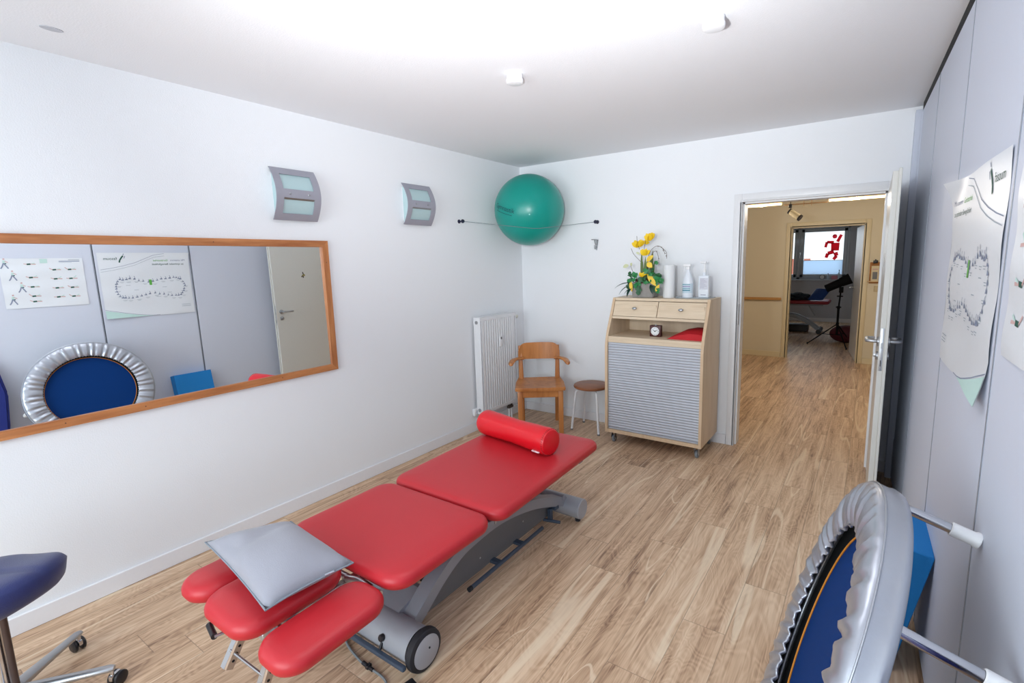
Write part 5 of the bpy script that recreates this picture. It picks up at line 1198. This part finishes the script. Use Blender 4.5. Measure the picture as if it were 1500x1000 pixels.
# ------------------------------------------------------------------ far treatment room
t = thing('treatment_table', 'dark red treatment table in the dim room beyond the hallway', 'massage table', (1.4, 7.3, 0))
pad('top_pad', 0.55, 2.36, 6.95, 7.60, 0.60, 0.665, 0.08, 0.03, 'dark_red', t)
b = BM(); add_box(b, (0.8, 7.1, 0.56), (2.25, 7.14, 0.60)); add_box(b, (0.8, 7.40, 0.56), (2.25, 7.44, 0.60)); add_box(b, (1.5, 7.1, 0.52), (1.56, 7.44, 0.58)); add_cyl(b, (2.0, 7.12, 0.56), (2.12, 7.12, 0.36), 0.015, mi=0); obj('top_frame', b, 'grey_frame', t)
b = BM(); pts = smooth_path([(1.0, 0, 0.10), (1.3, 0, 0.34), (1.65, 0, 0.38), (1.95, 0, 0.27), (2.22, 0, 0.07)], 5)
for y in (7.12, 7.40):
    prev = None
    for k, p in enumerate(pts):
        ring = [b.verts.new((p.x, y, p.z)), b.verts.new((p.x, y + 0.05, p.z)), b.verts.new((p.x, y + 0.05, p.z - 0.06)), b.verts.new((p.x, y, p.z - 0.06))]
        if prev:
            for q in range(4): b.faces.new((prev[q], prev[(q + 1) % 4], ring[(q + 1) % 4], ring[q]))
        else: b.faces.new(ring)
        prev = ring
    b.faces.new(list(reversed(prev)))
obj('arch', b, 'grey_frame', t, smooth=False)
b = BM(); add_cyl(b, (1.0, 7.0, 0.065), (1.0, 7.55, 0.065), 0.06); add_cyl(b, (2.2, 7.0, 0.05), (2.2, 7.55, 0.05), 0.045); add_box(b, (1.25, 7.15, 0.02), (2.0, 7.40, 0.16), 0.01, 1); obj('base', b, 'black', t)
b = BM(); add_box(b, (1.5, 7.2, 0.15), (1.62, 7.3, 0.60)); obj('lift_column', b, 'grey_panel', t)
o, e2 = cushion('blue_cushion', [(1.98, 6.98, 0.69), (2.25, 6.97, 0.69), (2.36, 7.20, 0.87), (2.10, 7.25, 0.90)], 0.10, mat('blue_cushion_cloth', (20, 60, 130), 0.7)); tag(o, 'blue cushion tilted on the treatment table in the far room', 'cushion')
b = BM(); random.seed(4)
bmesh.ops.create_icosphere(b, subdivisions=4, radius=1, matrix=Matrix.Identity(4))
for v in b.verts:
    n_ = 1 + 0.16 * math.sin(v.co.x * 7 + v.co.y * 3) * math.cos(v.co.z * 6) + 0.07 * math.sin(v.co.y * 17 + v.co.z * 11)
    v.co = V((v.co.x * 0.27 * n_, v.co.y * 0.18 * n_, max(-0.060, v.co.z * 0.085 * n_)))
bmesh.ops.transform(b, matrix=Matrix.Translation((1.74, 7.20, 0.725)), verts=b.verts); tag(obj('jacket', b, 'jacket'), 'dark crumpled jacket lying on the treatment table', 'jacket')
# studio light on a tripod
tp = V((2.575, 5.72, 0)); t = thing('studio_light', 'black studio light with long snoot on a black tripod stand', 'studio light', tp)
b = BM(); add_cyl(b, tp + V((0, 0, 0.18)), tp + V((0, 0, 0.66)), 0.018); add_cyl(b, tp + V((0, 0, 0.64)), tp + V((0.02, 0, 0.98)), 0.013); obj('column', b, 'matte_black', t)
for p_, q_, r_ in ((V((0, 0, 0.36)), V((0, 0, 0.40)), 0.024), (V((0, 0, 0.64)), V((0, 0, 0.69)), 0.023)):
    b = BM(); add_cyl(b, tp + p_, tp + q_, r_); obj('collar', b, 'matte_black', t)
for p_, q_, r_ in ((V((-0.035, 0, 0.86)), V((0.055, 0, 0.86)), 0.011), (V((-0.04, 0, 0.67)), V((0.04, 0, 0.67)), 0.010)):
    b = BM(); add_cyl(b, tp + p_, tp + q_, r_); obj('clamp_screw', b, 'matte_black', t)
b = BM(); add_box(b, tp + V((-0.010, -0.025, 0.92)), tp + V((0.055, 0.025, 1.02)), 0.005, 1); obj('tilt_bracket', b, 'matte_black', t)
for a in (math.radians(183), math.radians(-68), math.radians(62)):
    f_ = tp + V((math.cos(a) * 0.44, math.sin(a) * 0.40, 0.014))
    b = BM(); add_cyl(b, tp + V((0, 0, 0.38)), f_, 0.010, 0.009, 10); lg = obj('leg', b, 'matte_black', t)
    b = BM(); add_cyl(b, tp + V((0, 0, 0.19)), (tp + V((0, 0, 0.38))) * 0.5 + f_ * 0.5, 0.006, seg=8); obj('strut', b, 'matte_black', lg)
    b = BM(); add_cyl(b, f_ - V((0, 0, 0.014)), f_ + V((0, 0, 0.02)), 0.013, seg=10); obj('rubber_foot', b, 'rubber', lg)
b = BM(); a, c = V((2.37, 5.70, 0.985)), V((2.72, 5.70, 1.165)); dd = c - a; add_cyl(b, a, a + dd * 0.62, 0.066, 0.070, 28); add_cyl(b, a + dd * 0.62, a + dd * 0.68, 0.078, 0.078, 28); add_cyl(b, a + dd * 0.68, c, 0.078, 0.092, 28); obj('lamp_head', b, 'matte_black', t)
b = BM(); bmesh.ops.create_uvsphere(b, u_segments=24, v_segments=16, radius=1, matrix=Matrix.Translation((2.70, 6.15, 0.155)) @ Matrix.Diagonal((0.26, 0.20, 0.155, 1))); tag(obj('gym_bag', b, 'wine'), 'round wine red bag on the floor behind the tripod', 'bag')
# sill things
b = BM(); add_tube(b, [V((2.05 + 0.05 * math.cos(2 * PI * k / 24), FY - 0.01, 1.055 + 0.05 * math.sin(2 * PI * k / 24))) for k in range(24)], 0.006, 8, closed=True); t = thing('desk_clock', 'small round black-rimmed clock on the far window sill', 'clock', (2.05, FY, 1.0)); obj('rim', b, 'black', t)
b = BM(); add_lathe(b, [(0, 0), (0.047, 0), (0.047, 0.012), (0, 0.012)], (2.05, FY - 0.015, 1.055), (0, 1, 0), 24); obj('dial', b, 'clockface', t)
b = BM(); add_box(b, (2.24, FY - 0.035, 1.0), (2.36, FY + 0.02, 1.085), 0.004, 1); tag(obj('pink_box', b, 'pink'), 'small pink box on the far window sill', 'box')
def sill_bottle(x, h, r, label):
    t = thing('bottle', label, 'bottle', (x, FY - 0.01, 1.0), 0, 'bottles on the far window sill'); b = BM(); add_lathe(b, [(0, 0), (r, 0), (r, h * .6), (r * .45, h * .75), (r * .4, h * .9), (0, h * .9)], (x, FY - 0.01, 1.0), seg=16); obj('bottle_body', b, 'label', t)
    b = BM(); add_lathe(b, [(0, h * .88), (r * .5, h * .88), (r * .5, h), (0, h)], (x, FY - 0.01, 1.0), seg=12); obj('cap', b, 'black', t)
sill_bottle(2.17, 0.14, 0.022, 'short bottle with dark cap on the far sill'); sill_bottle(2.225, 0.0, 0.0, '') if False else None
sill_bottle(2.385, 0.22, 0.018, 'tall slim bottle with dark cap on the far sill')
b = BM(); add_cyl(b, (2.80, 5.35, 0.03), (2.84, 5.35, 0.03), 0.03, seg=16); add_box(b, (2.79, 5.33, 0.03), (2.85, 5.37, 0.07), 0.004, 1, 1); tag(obj('caster_wheel', b, ['rubber', 'chrome']), 'small black caster beside the tripod foot in the far room', 'caster')
